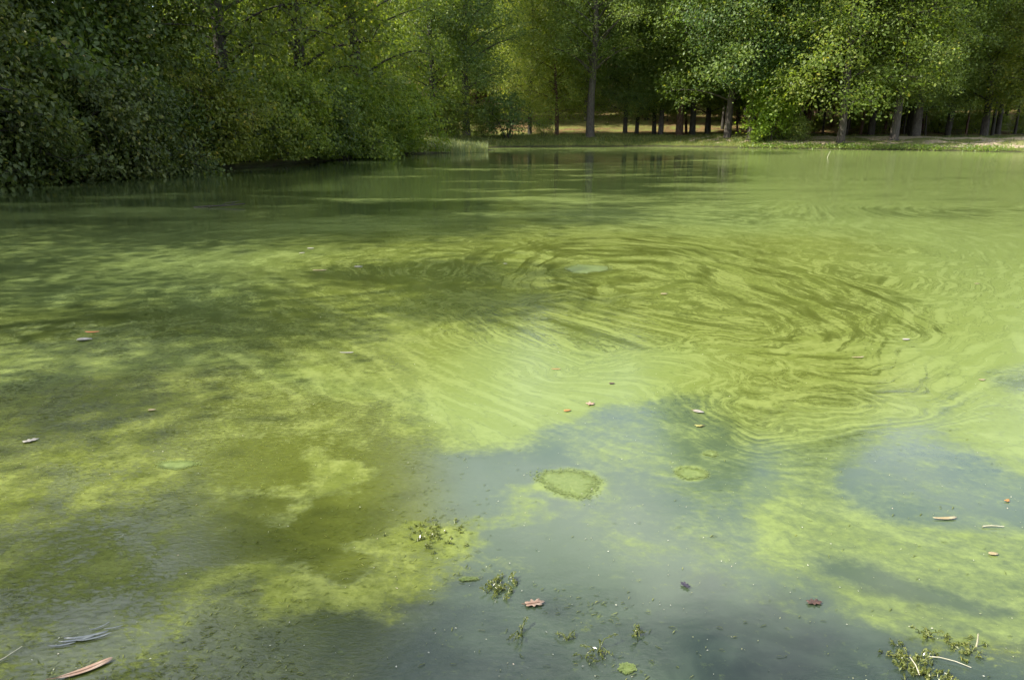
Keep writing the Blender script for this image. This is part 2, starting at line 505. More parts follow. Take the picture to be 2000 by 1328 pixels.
# one broad eddy: the film lies in fine arcs round it, right of centre
ecx, ecy = at(1335, 638)
adx, ady = px + 0.28 * (fx - px) * sstep(3.2, 1.0, np.hypot(fx - px, fy - py)) - ecx, py + 0.28 * (fy - py) * sstep(3.2, 1.0, np.hypot(fx - px, fy - py)) - ecy
adx = adx + (fbm(px * 1.6, py * 1.1, 81, 4) - 0.5) * 0.55
ady = ady + (fbm(px * 1.6, py * 1.1, 83, 4) - 0.5) * 0.75
ex, ey = adx / 2.05, ady / np.where(ady > 0, 5.2, 1.65)
aq, ath = np.hypot(ex, ey), np.degrees(np.arctan2(ey, ex))
arcmask = sstep(-88, -55, ath) * sstep(175, 140, ath) * sstep(0.22, 0.5, aq) * sstep(1.32, 1.02, aq)
arcmask = arcmask * (0.3 + 0.9 * sstep(0.32, 0.62, fbm(px * 0.8 + 4, py * 0.6, 87, 3)))
arc = np.stack([aq * 8.0, np.radians(ath) * 1.15, np.zeros_like(aq)], 1)
streak = streak * (1 - 0.75 * np.clip(arcmask, 0, 1))
scum = fbm(px * 2.4 + 3, py * 3.0, 95, 5)
film -= glossy * (0.34 - 0.40 * sstep(0.46, 0.66, scum))
film = np.clip(film, 0, 1)
calm = np.maximum(0.92 * weedy, 0.6 * (1 - np.maximum(streak, far_lines)))
flow = np.stack([fx + (px - fx) * calm, fy + (py - fy) * calm, np.zeros_like(fx)], 1)
me = build_mesh('pond_water', np.stack([px, py, np.zeros_like(px)], 1), pq,
                {'flow': ('POINT', flow), 'film': ('POINT', film), 'weedy': ('POINT', weedy), 'olive': ('POINT', olive), 'clearness': ('POINT', clear), 'streak': ('POINT', np.maximum(streak, 0.75 * far_lines)), 'near_dark': ('POINT', near_dark), 'arc': ('POINT', arc), 'arcmask': ('POINT', np.clip(arcmask, 0, 1)), 'far': ('POINT', sstep(11, 20, py) * (1 - 0.8 * open_r))})

m, nt, out = new_mat('pond_water')
g = G(nt)
pos = g.n('ShaderNodeNewGeometry').outputs['Position']
flowv = g.attr('flow', 'Vector')
a_film, a_weed, a_olive, a_clear, a_streak = (g.attr(k) for k in ('film', 'weedy', 'olive', 'clearness', 'streak'))
nf1 = g.noise(flowv, 1.7, 5, 0.62)                       # broad carried bands
nf2 = g.noise(flowv, 3.2, 4, 0.55)                       # fine carried threads
nfa = g.noise(g.mapping(pos, (0.35, 1.0, 1)), 0.55, 5, 0.6)   # far drifting bars
nbar = g.noise(g.mapping(pos, (0.5, 1.3, 1)), 1.7, 4, 0.6)
nfine = g.noise(pos, 22.0, 5, 0.7)
ngrain = g.noise(pos, 95.0, 3, 0.7)
patch = g.noise(pos, 2.6, 6, 0.66, 0.8)
fleck = g.noise(g.mapping(pos, (1.0, 1.7, 1), (0, 0, 0.3)), 34.0, 4, 0.65, 0.6)
def cen(v, k):
    return g.math('MULTIPLY', g.math('SUBTRACT', v, 0.5), k)
def addn(*vs):
    r = vs[0]
    for v in vs[1:]:
        r = g.math('ADD', r, v)
    return r
amp = g.math('ADD', 0.24, g.math('MULTIPLY', a_streak, 0.42))
a_far = g.attr('far')
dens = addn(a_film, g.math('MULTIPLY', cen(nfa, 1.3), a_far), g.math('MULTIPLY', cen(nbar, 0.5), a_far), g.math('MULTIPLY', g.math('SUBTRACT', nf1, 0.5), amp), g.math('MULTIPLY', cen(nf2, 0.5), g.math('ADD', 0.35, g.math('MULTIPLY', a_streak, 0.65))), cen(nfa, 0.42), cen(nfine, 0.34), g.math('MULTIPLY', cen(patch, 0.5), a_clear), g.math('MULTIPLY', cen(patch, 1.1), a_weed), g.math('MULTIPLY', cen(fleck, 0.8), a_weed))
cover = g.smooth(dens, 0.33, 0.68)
# thin dark seams where film rafts meet
narc = g.noise(g.attr('arc', 'Vector'), 2.3, 5, 0.64)
a_arc = g.attr('arcmask')
cover = g.smooth(g.math('ADD', dens, g.math('MULTIPLY', g.math('SUBTRACT', g.math('MULTIPLY', g.math('SUBTRACT', narc, 0.5), 1.5), 0.05), a_arc)), 0.33, 0.68)
seam = g.math('ABSOLUTE', g.math('SUBTRACT', nf2, 0.5))
seam = g.math('MULTIPLY', g.smooth(seam, 0.0, 0.022, 1, 0), g.math('ADD', 0.22, g.math('MULTIPLY', a_streak, 0.45)))
seam2 = g.math('MULTIPLY', g.smooth(g.math('ABSOLUTE', g.math('SUBTRACT', nf1, 0.54)), 0.0, 0.014, 1, 0), g.math('MULTIPLY', a_streak, 0.6))
cover = g.math('MULTIPLY', cover, g.math('SUBTRACT', 1.0, g.math('MAXIMUM', seam, seam2)), clamp=True)
film_c = g.mix(g.smooth(g.math('ADD', nf2, cen(nfine, 0.5)), 0.35, 0.72), (0.128, 0.165, 0.046), (0.160, 0.202, 0.064))
olive_c = g.mix(g.smooth(g.math('ADD', nf2, cen(nfine, 0.9)), 0.35, 0.70), (0.092, 0.110, 0.018), (0.150, 0.172, 0.042))
film_c = g.mix(g.math('MULTIPLY', a_olive, 0.85), film_c, olive_c)
film_c = g.mix(g.smooth(ngrain, 0.60, 0.78, 0, 0.45), film_c, (0.21, 0.235, 0.09))
water_c = g.mix(g.math('MULTIPLY', a_olive, 0.9), (0.038, 0.055, 0.018), (0.066, 0.078, 0.012))
water_c = g.mix(g.math('MULTIPLY', g.smooth(fleck, 0.52, 0.68, 0, 0.6), a_weed), water_c, (0.125, 0.15, 0.028))
water_c = g.mix(g.math('MULTIPLY', a_clear, 0.9), water_c, (0.056, 0.080, 0.044))
water_c = g.mix(g.math('MULTIPLY', g.attr('near_dark'), g.smooth(patch, 0.3, 0.62, 0.55, 1.0)), water_c, (0.016, 0.026, 0.016))
water_c = g.mix(g.math('MULTIPLY', g.smooth(nfine, 0.58, 0.70, 0, 0.55), 1.0), water_c, (0.075, 0.100, 0.025))
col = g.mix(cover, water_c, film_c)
p = g.n('ShaderNodeBsdfPrincipled')
g.link(col, p.inputs['Base Color'])
p.inputs['IOR'].default_value = 1.34
g.link(g.math('MULTIPLY', g.smooth(cover, 0.0, 1.0, 1.0, 0.12), g.smooth(patch, 0.38, 0.62, 1.0, 0.8)), p.inputs['Specular IOR Level'])
g.link(g.math('ADD', 0.012, g.math('MULTIPLY', cover, 0.10)), p.inputs['Roughness'])
# relief: faint swell everywhere, weed and film edges lift the surface
swell = g.noise(g.mapping(pos, (1.0, 2.2, 1)), 2.4, 3, 0.5)
weedrel = g.noise(g.mapping(pos, (1.0, 1.9, 1), (0, 0, 0.25)), 24.0, 5, 0.65, 1.0)
nrm = g.bump(swell, g.math('ADD', 0.05, g.math('MULTIPLY', g.attr('far'), 0.10)), 0.02)
nrm = g.bump(g.math('ADD', nfine, cover), g.math('ADD', 0.02, g.math('MULTIPLY', cover, 0.05)), 0.01, nrm)
nrm = g.bump(weedrel, g.math('MULTIPLY', a_weed, g.smooth(cover, 0.0, 0.7, 0.16, 0.62)), 0.014, nrm)
g.link(nrm, p.inputs['Normal'])
g.link(p.outputs[0], out.inputs['Surface'])
add('pond_water', me, m, kind='structure')
WATER_ATTR = dict(film=film, weedy=weedy)

# ------------------------------------------------------------------ plant builders
def tube(pts, radii, sides=6):
    pts = np.asarray(pts, float)
    n = len(pts)
    tang = np.gradient(pts, axis=0)
    tang /= np.linalg.norm(tang, axis=1)[:, None] + 1e-9
    ref = np.array([1.0, 0.13, 0.07]) if abs(tang[0][2]) > 0.6 else np.array([0.05, 0.1, 1.0])
    V = []
    for i in range(n):
        a = np.cross(tang[i], ref)
        a /= np.linalg.norm(a) + 1e-9
        b = np.cross(tang[i], a)
        th = np.linspace(0, 2 * np.pi, sides, endpoint=False)
        V.append(pts[i] + radii[i] * (np.cos(th)[:, None] * a + np.sin(th)[:, None] * b))
    V = np.concatenate(V)
    F = []
    for i in range(n - 1):
        for k in range(sides):
            k2 = (k + 1) % sides
            F.append((i * sides + k, i * sides + k2, (i + 1) * sides + k2, (i + 1) * sides + k))
    return V, np.array(F, int)

def join(parts):
    V, F, o = [], [], 0
    for v, f in parts:
        V.append(v)
        F.append(f + o)
        o += len(v)
    return np.concatenate(V), np.concatenate(F)

def leaves(cent, out_dir, size, r, four=False, aspect=0.58, up=0.55, drop=0.35):
    """one mesh of small folded leaves; cent (n,3), out_dir (n,3)"""
    n = len(cent)
    nor = out_dir * 0.55 + np.array([0, 0, up]) + r.normal(size=(n, 3)) * 0.62
    nor /= np.linalg.norm(nor, axis=1)[:, None]
    ax = r.normal(size=(n, 3)) + out_dir * 0.5 + np.array([0, 0, -drop])
    ax -= nor * np.sum(ax * nor, 1)[:, None]
    ax /= np.linalg.norm(ax, axis=1)[:, None] + 1e-9
    sd = np.cross(nor, ax)
    L = (size * r.uniform(0.4, 1.4, n))[:, None]
    W = L * aspect * 0.5
    fold = nor * L * r.uniform(0.02, 0.16, n)[:, None]
    if four:
        vs = [cent - ax * L * 0.5, cent + ax * L * 0.5 - nor * L * 0.10,
              cent - ax * L * 0.18 + sd * W + fold, cent + ax * L * 0.2 + sd * W * 0.82 + fold,
              cent - ax * L * 0.18 - sd * W + fold, cent + ax * L * 0.2 - sd * W * 0.82 + fold]
        V = np.stack(vs, 1).reshape(-1, 3)
        b = np.arange(n)[:, None] * 6
        F = np.concatenate([b + np.array([0, 2, 3, 1]), b + np.array([0, 1, 5, 4])], 1).reshape(-1, 4)
        return V, F, 2
    V = np.stack([cent - ax * L * 0.5, cent + sd * W + fold, cent + ax * L * 0.5, cent - sd * W + fold], 1).reshape(-1, 3)
    b = np.arange(n)[:, None] * 4
    F = b + np.array([0, 1, 2, 3])
    return V, F, 1

def make_plant(name, seed, H, cb, R, tr, n_leaf, leaf, limbs=26, four=False, belly=0.38, clump=0.8, wander=0.35, lean=(0, 0), stems=1,
               stem_spread=0.0, fork=False, sides=8, dens=1.0, flat=0.7, hang=0.0):
    """returns (trunk mesh, crown mesh): tapered trunk(s), limbs and side branches, leaf clumps round the branch ends"""
    r = np.random.default_rng(seed)
    tubes, clumps = [], []
    def prof(t):
        e = np.where(t < belly, (t - belly) / (belly + 0.16), (t - belly) / (1.04 - belly))
        return R * np.sqrt(np.clip(1 - e * e, 0.02, 1))
    axis_of = []
    for s in range(stems):
        nseg = 12
        t = np.linspace(0, 1, nseg)
        hs = H * (0.93 if s == 0 else r.uniform(0.6, 0.9))
        ph = r.uniform(0, 6.28, 4)
        ang = r.uniform(0, 6.28)
        ox, oy = stem_spread * math.cos(ang) * (s > 0), stem_spread * math.sin(ang) * (s > 0)
        X = lean[0] * t * H + ox * (0.15 + 2.2 * t) + wander * np.sin(t * 5 + ph[0]) * t + wander * 0.4 * np.sin(t * 13 + ph[1]) * t
        Y = lean[1] * t * H + oy * (0.15 + 2.2 * t) + wander * np.sin(t * 4.3 + ph[2]) * t + wander * 0.4 * np.sin(t * 11 + ph[3]) * t
        P = np.stack([X, Y, t * hs - 0.25], 1)
        rr = tr * (1 - 0.93 * t) ** 0.85 * (1 + 0.55 * np.exp(-t * hs / 0.55)) * (1 if s == 0 else 0.8)
        P = np.concatenate([P[:1], [P[0] * 0.4 + P[1] * 0.6 - np.array([0, 0, 0.45 * hs / nseg])], P[1:]])
        rr = np.concatenate([rr[:1] * 1.12, [tr * 1.12], rr[1:]])
        tubes.append(tube(P, rr, sides))
        axis_of.append((t, P[2:], hs))
    def axis(z, s=0):
        t, P, hs = axis_of[s]
        zz = P[:, 2]
        return np.array([np.interp(z, zz, P[:, 0]), np.interp(z, zz, P[:, 1]), z])
    ga = r.uniform(0, 6.28)
    for k in range(limbs):
        t = (k + r.uniform(0.1, 0.9)) / limbs
        z_end = cb + t * (H - cb) * 0.97
        s = int(r.integers(stems))
        z0 = max(cb * 0.75, 0.3) + (t ** 1.15) * (H * 0.86 - cb * 0.75)
        z0 = min(z0, axis_of[s][2] * 0.93, z_end + 1.5)
        z0 = max(z0, 0.3)
        ga += 2.4 + r.uniform(-0.35, 0.35)
        L = float(prof(np.array(t))) * r.uniform(0.72, 1.08)
        a0 = axis(z0, s)
        d = np.array([math.cos(ga), math.sin(ga), 0])
        cc = axis(min(z_end, H * 0.9), 0)
        end = np.array([cc[0], cc[1], 0]) + d * L + np.array([0, 0, z_end - hang * L * 0.25])
        m1 = a0 * 0.62 + end * 0.38 + np.array([0, 0, 0.16 * L])
        m2 = a0 * 0.25 + end * 0.75 + np.array([0, 0, 0.10 * L])
        pts = np.array([a0, m1 + r.normal(size=3) * 0.12, m2 + r.normal(size=3) * 0.15, end])
        q = np.linspace(0, 1, 7)[:, None]
        bez = (1 - q) ** 3 * pts[0] + 3 * q * (1 - q) ** 2 * pts[1] + 3 * q * q * (1 - q) * pts[2] + q ** 3 * pts[3]
        r0 = tr * (0.42 if fork and k < 4 else 0.26) * (1 - 0.55 * t)
        tubes.append(tube(bez, r0 * (1 - 0.9 * q[:, 0]) + 0.006, 5))
        for j in range(int(4 + 3 * dens)):
            w = r.uniform(0.3, 1.0)
            i0 = w * 6
            b0 = bez[int(i0)] if i0 >= 6 else bez[int(i0)] * (1 - i0 % 1) + bez[int(i0) + 1] * (i0 % 1)
            dd = r.normal(size=3) * np.array([1, 1, 0.55]) + d * 0.5 + np.array([0, 0, 0.15 - hang * 0.6])
            dd /= np.linalg.norm(dd)
            l2 = L * r.uniform(0.18, 0.42) * (1.15 - 0.5 * w) + 0.25
            b1 = b0 + dd * l2
            if four or j < 3:
                tubes.append(tube([b0, b0 * 0.5 + b1 * 0.5 + np.array([0, 0, 0.07 * l2]), b1], [r0 * 0.32 + 0.004, r0 * 0.2 + 0.003, 0.004], 4))
            clumps.append(b1)
            clumps.append(b0 * 0.45 + b1 * 0.55)
        clumps.append(end)
    # twigs that carry the outer skin of the crown
    nfill = int(len(clumps) * 0.55 * dens)
    tt = r.uniform(0.0, 1.0, nfill)
    an = r.uniform(0, 6.28, nfill)
    lump = 0.80 + 0.32 * np.sin(an * 3 + tt * 9 + ga) * np.sin(tt * 14 + an)
    rad = prof(tt) * lump * np.sqrt(r.uniform(0.45, 1.0, nfill))
    for i in range(nfill):
        z = cb + tt[i] * (H - cb)
        cc = axis(min(z, H * 0.9), 0)
        clumps.append(np.array([cc[0] + rad[i] * math.cos(an[i]), cc[1] + rad[i] * math.sin(an[i]), z]))
    C = np.array(clumps)
    C[:, 2] = np.maximum(C[:, 2], cb * 0.8)
    nC = len(C)
    wgt = r.uniform(0.35, 1.5, nC)
    pick = r.choice(nC, n_leaf, p=wgt / wgt.sum())
    csz = clump * r.uniform(0.55, 1.35, nC)
    off = r.normal(size=(n_leaf, 3)) * np.array([0.5, 0.5, 0.5 * flat])
    cent = C[pick] + off * csz[pick][:, None]
    if hang:
        cent[:, 2] -= hang * 0.3 * np.abs(off[:, 0])
    cent[:, 2] = np.maximum(cent[:, 2], min(0.12, cb) + 0.02)
    ctr = np.stack([np.interp(cent[:, 2], axis_of[0][1][:, 2], axis_of[0][1][:, i]) for i in (0, 1)], 1)
    od = np.concatenate([cent[:, :2] - ctr, np.zeros((n_leaf, 1))], 1)
    od /= np.linalg.norm(od, axis=1)[:, None] + 1e-6
    V, F, per = leaves(cent, od, leaf, r, four, drop=0.35 + hang)
    ct = r.normal(0.0, 0.17, nC)
    tone = np.clip(0.5 + ct[pick] + r.normal(0, 0.17, n_leaf), 0, 1)
    tone = np.where(r.random(n_leaf) < 0.012, 1.0, np.minimum(tone, 0.95))
    crown = build_mesh(name + '_crown', V, F, {'tone': ('FACE', np.repeat(tone, per))})
    tv_, tf_ = join(tubes)
    trunk = build_mesh(name + '_trunk', tv_, tf_, smooth=True)
    return trunk, crown

def place_plant(name, proto, x, y, leaf_mat, bark, label, cat, scale=1.0, rot=0.0, tint=(1, 1, 1), group=None, tilt=(0, 0), z=None, sxy=1.0):
    if z is None:
        z = land_at(x, y)
    o = add(name, None, loc=(x, y, z), label=label, cat=cat, group=group)
    o.empty_display_size = 0.3
    o.rotation_euler = (tilt[0], tilt[1], rot)
    o.scale = (scale * sxy, scale * sxy, scale)
    tr = bpy.data.objects.new('trunk' if cat == 'tree' else 'stems', proto[0])
    cr = bpy.data.objects.new('crown' if cat == 'tree' else 'foliage', proto[1])
    for ob, mt in ((tr, bark), (cr, leaf_mat)):
        COL.objects.link(ob)
        ob.parent = o
        if len(ob.data.materials) == 0:
            ob.data.materials.append(mt)
        ob.material_slots[0].link = 'OBJECT'
        ob.material_slots[0].material = mt
    cr.color = (*tint, 1)
    return o

P = {}
# near left bank: foliage down to the water
P['bank_a'] = make_plant('bank_a', 101, 11.0, 0.25, 4.3, 0.20, 52000, 0.150, limbs=44, four=True, belly=0.30, clump=0.75, wander=0.5, stems=3, stem_spread=0.7, hang=0.5, dens=1.2)
P['bank_b'] = make_plant('bank_b', 102, 9.0, 0.2, 4.0, 0.17, 46000, 0.165, limbs=40, four=True, belly=0.28, clump=0.7, wander=0.5, stems=4, stem_spread=0.8, hang=0.7, dens=1.2)
P['low_a'] = make_plant('low_a', 103, 3.6, 0.35, 2.4, 0.07, 15000, 0.125, limbs=26, four=True, belly=0.25, clump=0.5, wander=0.3, stems=4, stem_spread=0.5, hang=0.6)
# tall trees of the left bank, farther off
P['mid_a'] = make_plant('mid_a', 111, 26.0, 0.3, 5.4, 0.34, 56000, 0.20, limbs=64, belly=0.45, clump=1.0, wander=0.5, hang=0.4, dens=1.2)
P['mid_b'] = make_plant('mid_b', 112, 26.0, 0.5, 4.6, 0.32, 50000, 0.20, limbs=60, belly=0.35, clump=1.0, wander=0.6, hang=0.4, dens=1.2)
# far bank
P['lacy'] = make_plant('lacy', 113, 31.0, 0.4, 6.0, 0.34, 30000, 0.21, limbs=52, belly=0.5, clump=0.75, wander=0.7, hang=0.4, dens=0.8)
P['shade'] = make_plant('shade', 114, 15.0, 1.2, 3.0, 0.2, 26000, 0.15, limbs=15, belly=0.45, clump=1.0, wander=0.6, dens=0.25, flat=0.55)
P['far_a'] = make_plant('far_a', 121, 22.0, 3.0, 4.6, 0.26, 68000, 0.148, limbs=46, belly=0.34, clump=0.95, wander=0.4)
P['far_b'] = make_plant('far_b', 122, 19.0, 2.4, 4.4, 0.21, 64000, 0.148, limbs=44, belly=0.30, clump=0.95, wander=0.35, hang=0.3)
P['far_c'] = make_plant('far_c', 123, 23.0, 3.6, 4.9, 0.30, 68000, 0.148, limbs=44, belly=0.36, clump=1.0, wander=0.5)
P['far_d'] = make_plant('far_d', 124, 17.0, 1.9, 4.0, 0.17, 56000, 0.145, limbs=40, belly=0.30, clump=0.9, wander=0.4, hang=0.3)
P['oak'] = make_plant('oak', 125, 21.0, 6.2, 5.6, 0.36, 68000, 0.148, limbs=40, belly=0.36, clump=1.0, wander=0.35, fork=True, sides=12)
# wood behind
P['back_a'] = make_plant('back_a', 131, 19.0, 4.2, 4.2, 0.20, 17000, 0.30, limbs=34, clump=1.15)
P['back_b'] = make_plant('back_b', 132, 21.0, 5.0, 4.4, 0.22, 17000, 0.31, limbs=34, clump=1.15)
P['slim_a'] = make_plant('slim_a', 133, 14.0, 3.2, 2.0, 0.11, 8000, 0.26, limbs=26, clump=0.85, wander=0.3, sides=6)
P['slim_b'] = make_plant('slim_b', 134, 13.0, 2.8, 1.9, 0.09, 8000, 0.26, limbs=26, clump=0.8, wander=0.35, sides=6)
P['shrub_a'] = make_plant('shrub_a', 141, 3.2, 0.15, 1.7, 0.05, 5200, 0.17, limbs=22, belly=0.3, clump=0.5, wander=0.2, stems=5, stem_spread=0.5)
P['shrub_b'] = make_plant('shrub_b', 142, 2.4, 0.4, 1.5, 0.04, 2600, 0.15, limbs=18, belly=0.4, clump=0.45, wander=0.2, stems=7, stem_spread=0.35)
P['sapling'] = make_plant('sapling', 143, 6.0, 0.5, 1.75, 0.06, 9500, 0.20, limbs=30, belly=0.24, clump=0.55, wander=0.25)

# ------------------------------------------------------------------ trees of the far bank, left to right
R_ = np.random.default_rng(5)
def far_tree(u, Y, key, leafm, bark, label, scale=1.0, rot=None, tint=(1, 1, 1), tilt=(0, 0), sxy=1.0):
    place_plant('tree', P[key], x_of(u, Y), Y, leafm, bark, label, 'tree', scale, R_.uniform(0, 6.28) if rot is None else rot, tint, tilt=tilt, sxy=sxy)

far_tree(912, 59.0, 'far_c', LEAF_DEEP, BARK_DARK, 'tall tree with dark straight trunk and deep green leaves left of the multi-stemmed shrub', 1.0, 0.4)
far_tree(845, 57.0, 'mid_b', LEAF_OLIVE, BARK_DARK, 'olive leaved tree closing the corner behind the pale reed spit', 0.8, 1.2, (0.95, 1, 0.9))
far_tree(1087, 64.0, 'far_d', LEAF_FAR, BARK_RED, 'small tree with brown trunk just left of the big oak, light green low branches', 0.95, 2.2, (1.15, 1.12, 0.9))
far_tree(1035, 66.0, 'far_b', LEAF_FAR, BARK_DARK, 'leafy tree standing behind the gap between multi-stemmed shrub and small brown trunk', 0.85, 0.9, (1.2, 1.15, 0.95))
far_tree(1153, 60.8, 'oak', LEAF_FAR, BARK_GREY, 'big oak with thick grey trunk forking high, alone on the far bank', 0.92, 0.5, (0.95, 1.0, 0.95))
far_tree(1221, 65.0, 'far_b', LEAF_DEEP, BARK_DARK, 'thin dark trunk, first of the pair right of the big oak', 0.9, 1.0, (1.2, 1.15, 1.1))
far_tree(1243, 65.5, 'far_d', LEAF_FAR, BARK_DARK, 'thin leaning trunk, second of the pair right of the big oak', 1.0, 4.0, (0.9, 0.95, 0.9), tilt=(0, -0.05))
far_tree(1277, 65.0, 'far_b', LEAF_FAR, BARK_DARK, 'dark leaning trunk standing close beside a straighter grey one', 0.85, 5.1, (1, 1, 1), tilt=(0, -0.04))
far_tree(1290, 64.0, 'far_a', LEAF_FAR, BARK_GREY, 'straight grey trunk between the dark leaning trunk and the thick reddish one', 0.85, 3.3, (1.08, 1.05, 0.95))
far_tree(1327, 63.0, 'far_c', LEAF_FAR, BARK_RED, 'thick reddish brown trunk catching sun on its left side', 0.95, 2.0, (0.9, 0.95, 0.95))
far_tree(1352, 63.5, 'far_a', LEAF_FAR, BARK_DARK, 'dark trunk next right of the thick reddish one', 0.95, 0.2, (0.92, 0.97, 0.95))
far_tree(1380, 65.0, 'far_b', LEAF_FAR, BARK_DARK, 'dark trunk half hidden by low leaves between two thicker trunks', 0.9, 4.4)
far_tree(1421, 57.6, 'far_b', LEAF_FAR, BARK_GREY, 'slanting trunk on the bank edge with drooping dark green crown', 1.3, 1.6, (0.92, 1.0, 0.95), tilt=(0, -0.07))
far_tree(1468, 56.2, 'far_a', LEAF_DEEP, BARK_GREY, 'leaning trunk at the bank top just left of the bright sapling', 1.22, 0.7, (0.9, 0.95, 0.95), tilt=(0, -0.08))
far_tree(1575, 64.0, 'far_b', LEAF_DEEP, BARK_RED, 'short reddish trunk right behind the bright sapling', 1.25, 2.9, (1.0, 1.0, 0.95))
far_tree(1642, 52.6, 'far_d', LEAF_OLIVE, BARK_GREY, 'slender tree rooted at the water edge with broad olive crown lit from the left', 1.4, 2.6, (1.1, 1.12, 1.0), sxy=1.05)
far_tree(1745, 52.8, 'far_c', LEAF_FAR, BARK_GREY, 'stout grey trunk on the bare root-lined bank right of the slender shore tree', 0.92, 3.9, (0.98, 1.0, 0.95))
far_tree(1787, 56.5, 'oak', LEAF_FAR, BARK_GREY, 'wide double trunk flared at its base, second stout tree on the right bank', 0.9, 4.2, (0.9, 0.98, 0.9))
far_tree(1779, 57.2, 'far_b', LEAF_FAR, BARK_DARK, 'dark trunk merging with the flared base of the wide double trunk', 0.9, 0.3, (0.95, 1, 0.95))
far_tree(1922, 58.5, 'far_a', LEAF_FAR, BARK_GREY, 'grey trunk on the flat ground above the sandy bank near the right edge', 1.0, 5.5, (1.0, 1.0, 0.95))
far_tree(2030, 55.0, 'far_d', LEAF_OLIVE, BARK_GREY, 'yellowing crown reaching in from the right edge of the view', 1.1, 1.9, (1.15, 1.05, 0.9))
far_tree(1850, 63.0, 'far_b', LEAF_FAR, BARK_DARK, 'leafy tree filling the space between the double trunk and the grey trunk at right', 1.0, 3.0)
far_tree(1700, 61.0, 'far_a', LEAF_OLIVE, BARK_DARK, 'tree with a light olive crown behind the stout grey trunk', 0.95, 1.1, (1.05, 1.05, 1))

sap = place_plant('sapling', P['sapling'], x_of(1506, 55.0), 55.0, LEAF_BRIGHT, BARK_GREY, 'bright yellow-green sapling standing on the far bank', 'tree', 1.0, 0.5)
place_plant('shrub', P['shrub_b'], x_of(990, 58.6), 58.6, LEAF_DEEP, BARK_DARK, 'bare-stemmed dark shrub spreading at the far water edge', 'shrub', 1.35, 0.0)
place_plant('shrub', P['shrub_a'], x_of(945, 59.5), 59.5, LEAF_FAR, BARK_DARK, 'rounded green shrub between the dark trunk and the bare-stemmed shrub', 'shrub', 0.75, 2.0, (1.05, 1.1, 0.9))
place_plant('shrub', P['shrub_b'], x_of(1062, 61.0), 61.0, LEAF_FAR, BARK_DARK, 'low thin shrub on the sunlit grass left of the big oak', 'shrub', 0.55, 1.0, (1, 1, 0.8))
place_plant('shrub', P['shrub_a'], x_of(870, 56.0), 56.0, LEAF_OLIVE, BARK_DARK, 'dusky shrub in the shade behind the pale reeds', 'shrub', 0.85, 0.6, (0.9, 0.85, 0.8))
place_plant('shrub', P['shrub_a'], x_of(1560, 54.2), 54.2, LEAF_FAR, BARK_DARK, 'low spreading shrub on the bank right of the bright sapling', 'shrub', 0.5, 3.0)
place_plant('shrub', P['shrub_a'], x_of(1478, 54.8), 54.8, LEAF_BRIGHT, BARK_DARK, 'tiny bright shrub at the foot of the sapling', 'shrub', 0.28, 1.0)

# ------------------------------------------------------------------ the wood behind
slim = [1530, 1588, 1594, 1607, 1622, 1652, 1658, 1680, 1695, 1699, 1728, 1756, 1764, 1800, 1808, 1832, 1838, 1854, 1880,
        1886, 1904, 1938, 1944, 1962, 1982, 1990, 2015, 1410, 1440, 1385, 1302, 1340, 1490]
for k, u in enumerate(slim):
    Y = 63.0 + (k * 7.3) % 17.0
    place_plant('tree', P['slim_a' if k % 2 else 'slim_b'], x_of(u, Y), Y, LEAF_FAR if k % 3 else LEAF_OLIVE, (BARK_DARK, BARK_RED, BARK_GREY)[k % 3],
                ('slim dark trunk among many in the wood behind the right bank', 'slim reddish trunk among many in the wood behind the right bank', 'slim grey trunk among many in the wood behind the right bank')[k % 3], 'tree', 0.75 + 0.6 * ((k * 0.37) % 1), k * 1.7,
                (0.95 + 0.2 * ((k * 0.61) % 1),) * 2 + (0.9,), group=('slim dark trunks behind the right bank', 'slim reddish trunks behind the right bank', 'slim grey trunks behind the right bank')[k % 3], tilt=(0.04 * math.sin(k), 0.09 * math.sin(k * 2.1)))
k = 0
for Y0, sp in ((68, 7.5), (77, 7.5), (87, 7.5), (98, 8.0), (110, 8.5), (124, 9.0)):
    x = -0.40 * Y0
    while x < 0.80 * Y0:
        k += 1
        X, Y = x + R_.uniform(-2, 2), Y0 + R_.uniform(-3, 3)
        x += sp
        if Y0 < 72 and -14.0 < X < 22.0:
            continue                        # the open leaf-strewn slope between the trunks
        place_plant('tree', P['back_a' if k % 2 else 'back_b'], X, Y, (LEAF_FAR, LEAF_DEEP, LEAF_FAR, LEAF_OLIVE)[k % 4], BARK_DARK,
                    'dense leafy tree of the wood closing the view behind the far bank', 'tree', R_.uniform(0.85, 1.1), R_.uniform(0, 6.28),
                    (R_.uniform(0.9, 1.25),) * 2 + (0.95,), group='trees of the wood behind the far bank')
for k, (u, Y) in enumerate(((1590, 70), (1660, 74), (1705, 69), (1760, 76), (1830, 70), (1868, 73), (1905, 68), (1950, 72), (1995, 69), (1400, 80), (1310, 84), (1245, 82))):
    place_plant('shrub', P['shrub_a'], x_of(u, Y), Y, LEAF_FAR, BARK_DARK, 'leafy bush standing among the slim trunks of the wood', 'shrub', 0.45 + 0.3 * ((k * 0.43) % 1), k * 1.1, (1.1, 1.1, 0.9), group='bushes among the slim trunks')
for k in range(64):
    Y = R_.uniform(92, 118)
    X = R_.uniform(-0.30, 0.78) * Y
    place_plant('shrub', P['shrub_a'], X, Y, LEAF_FAR if k % 3 else LEAF_OLIVE, BARK_DARK, 'undergrowth bush on the slope deep in the wood', 'shrub', R_.uniform(1.0, 1.9), R_.uniform(0, 6.28),
                (R_.uniform(1.0, 1.4),) * 2 + (0.9,), group='undergrowth deep in the wood')

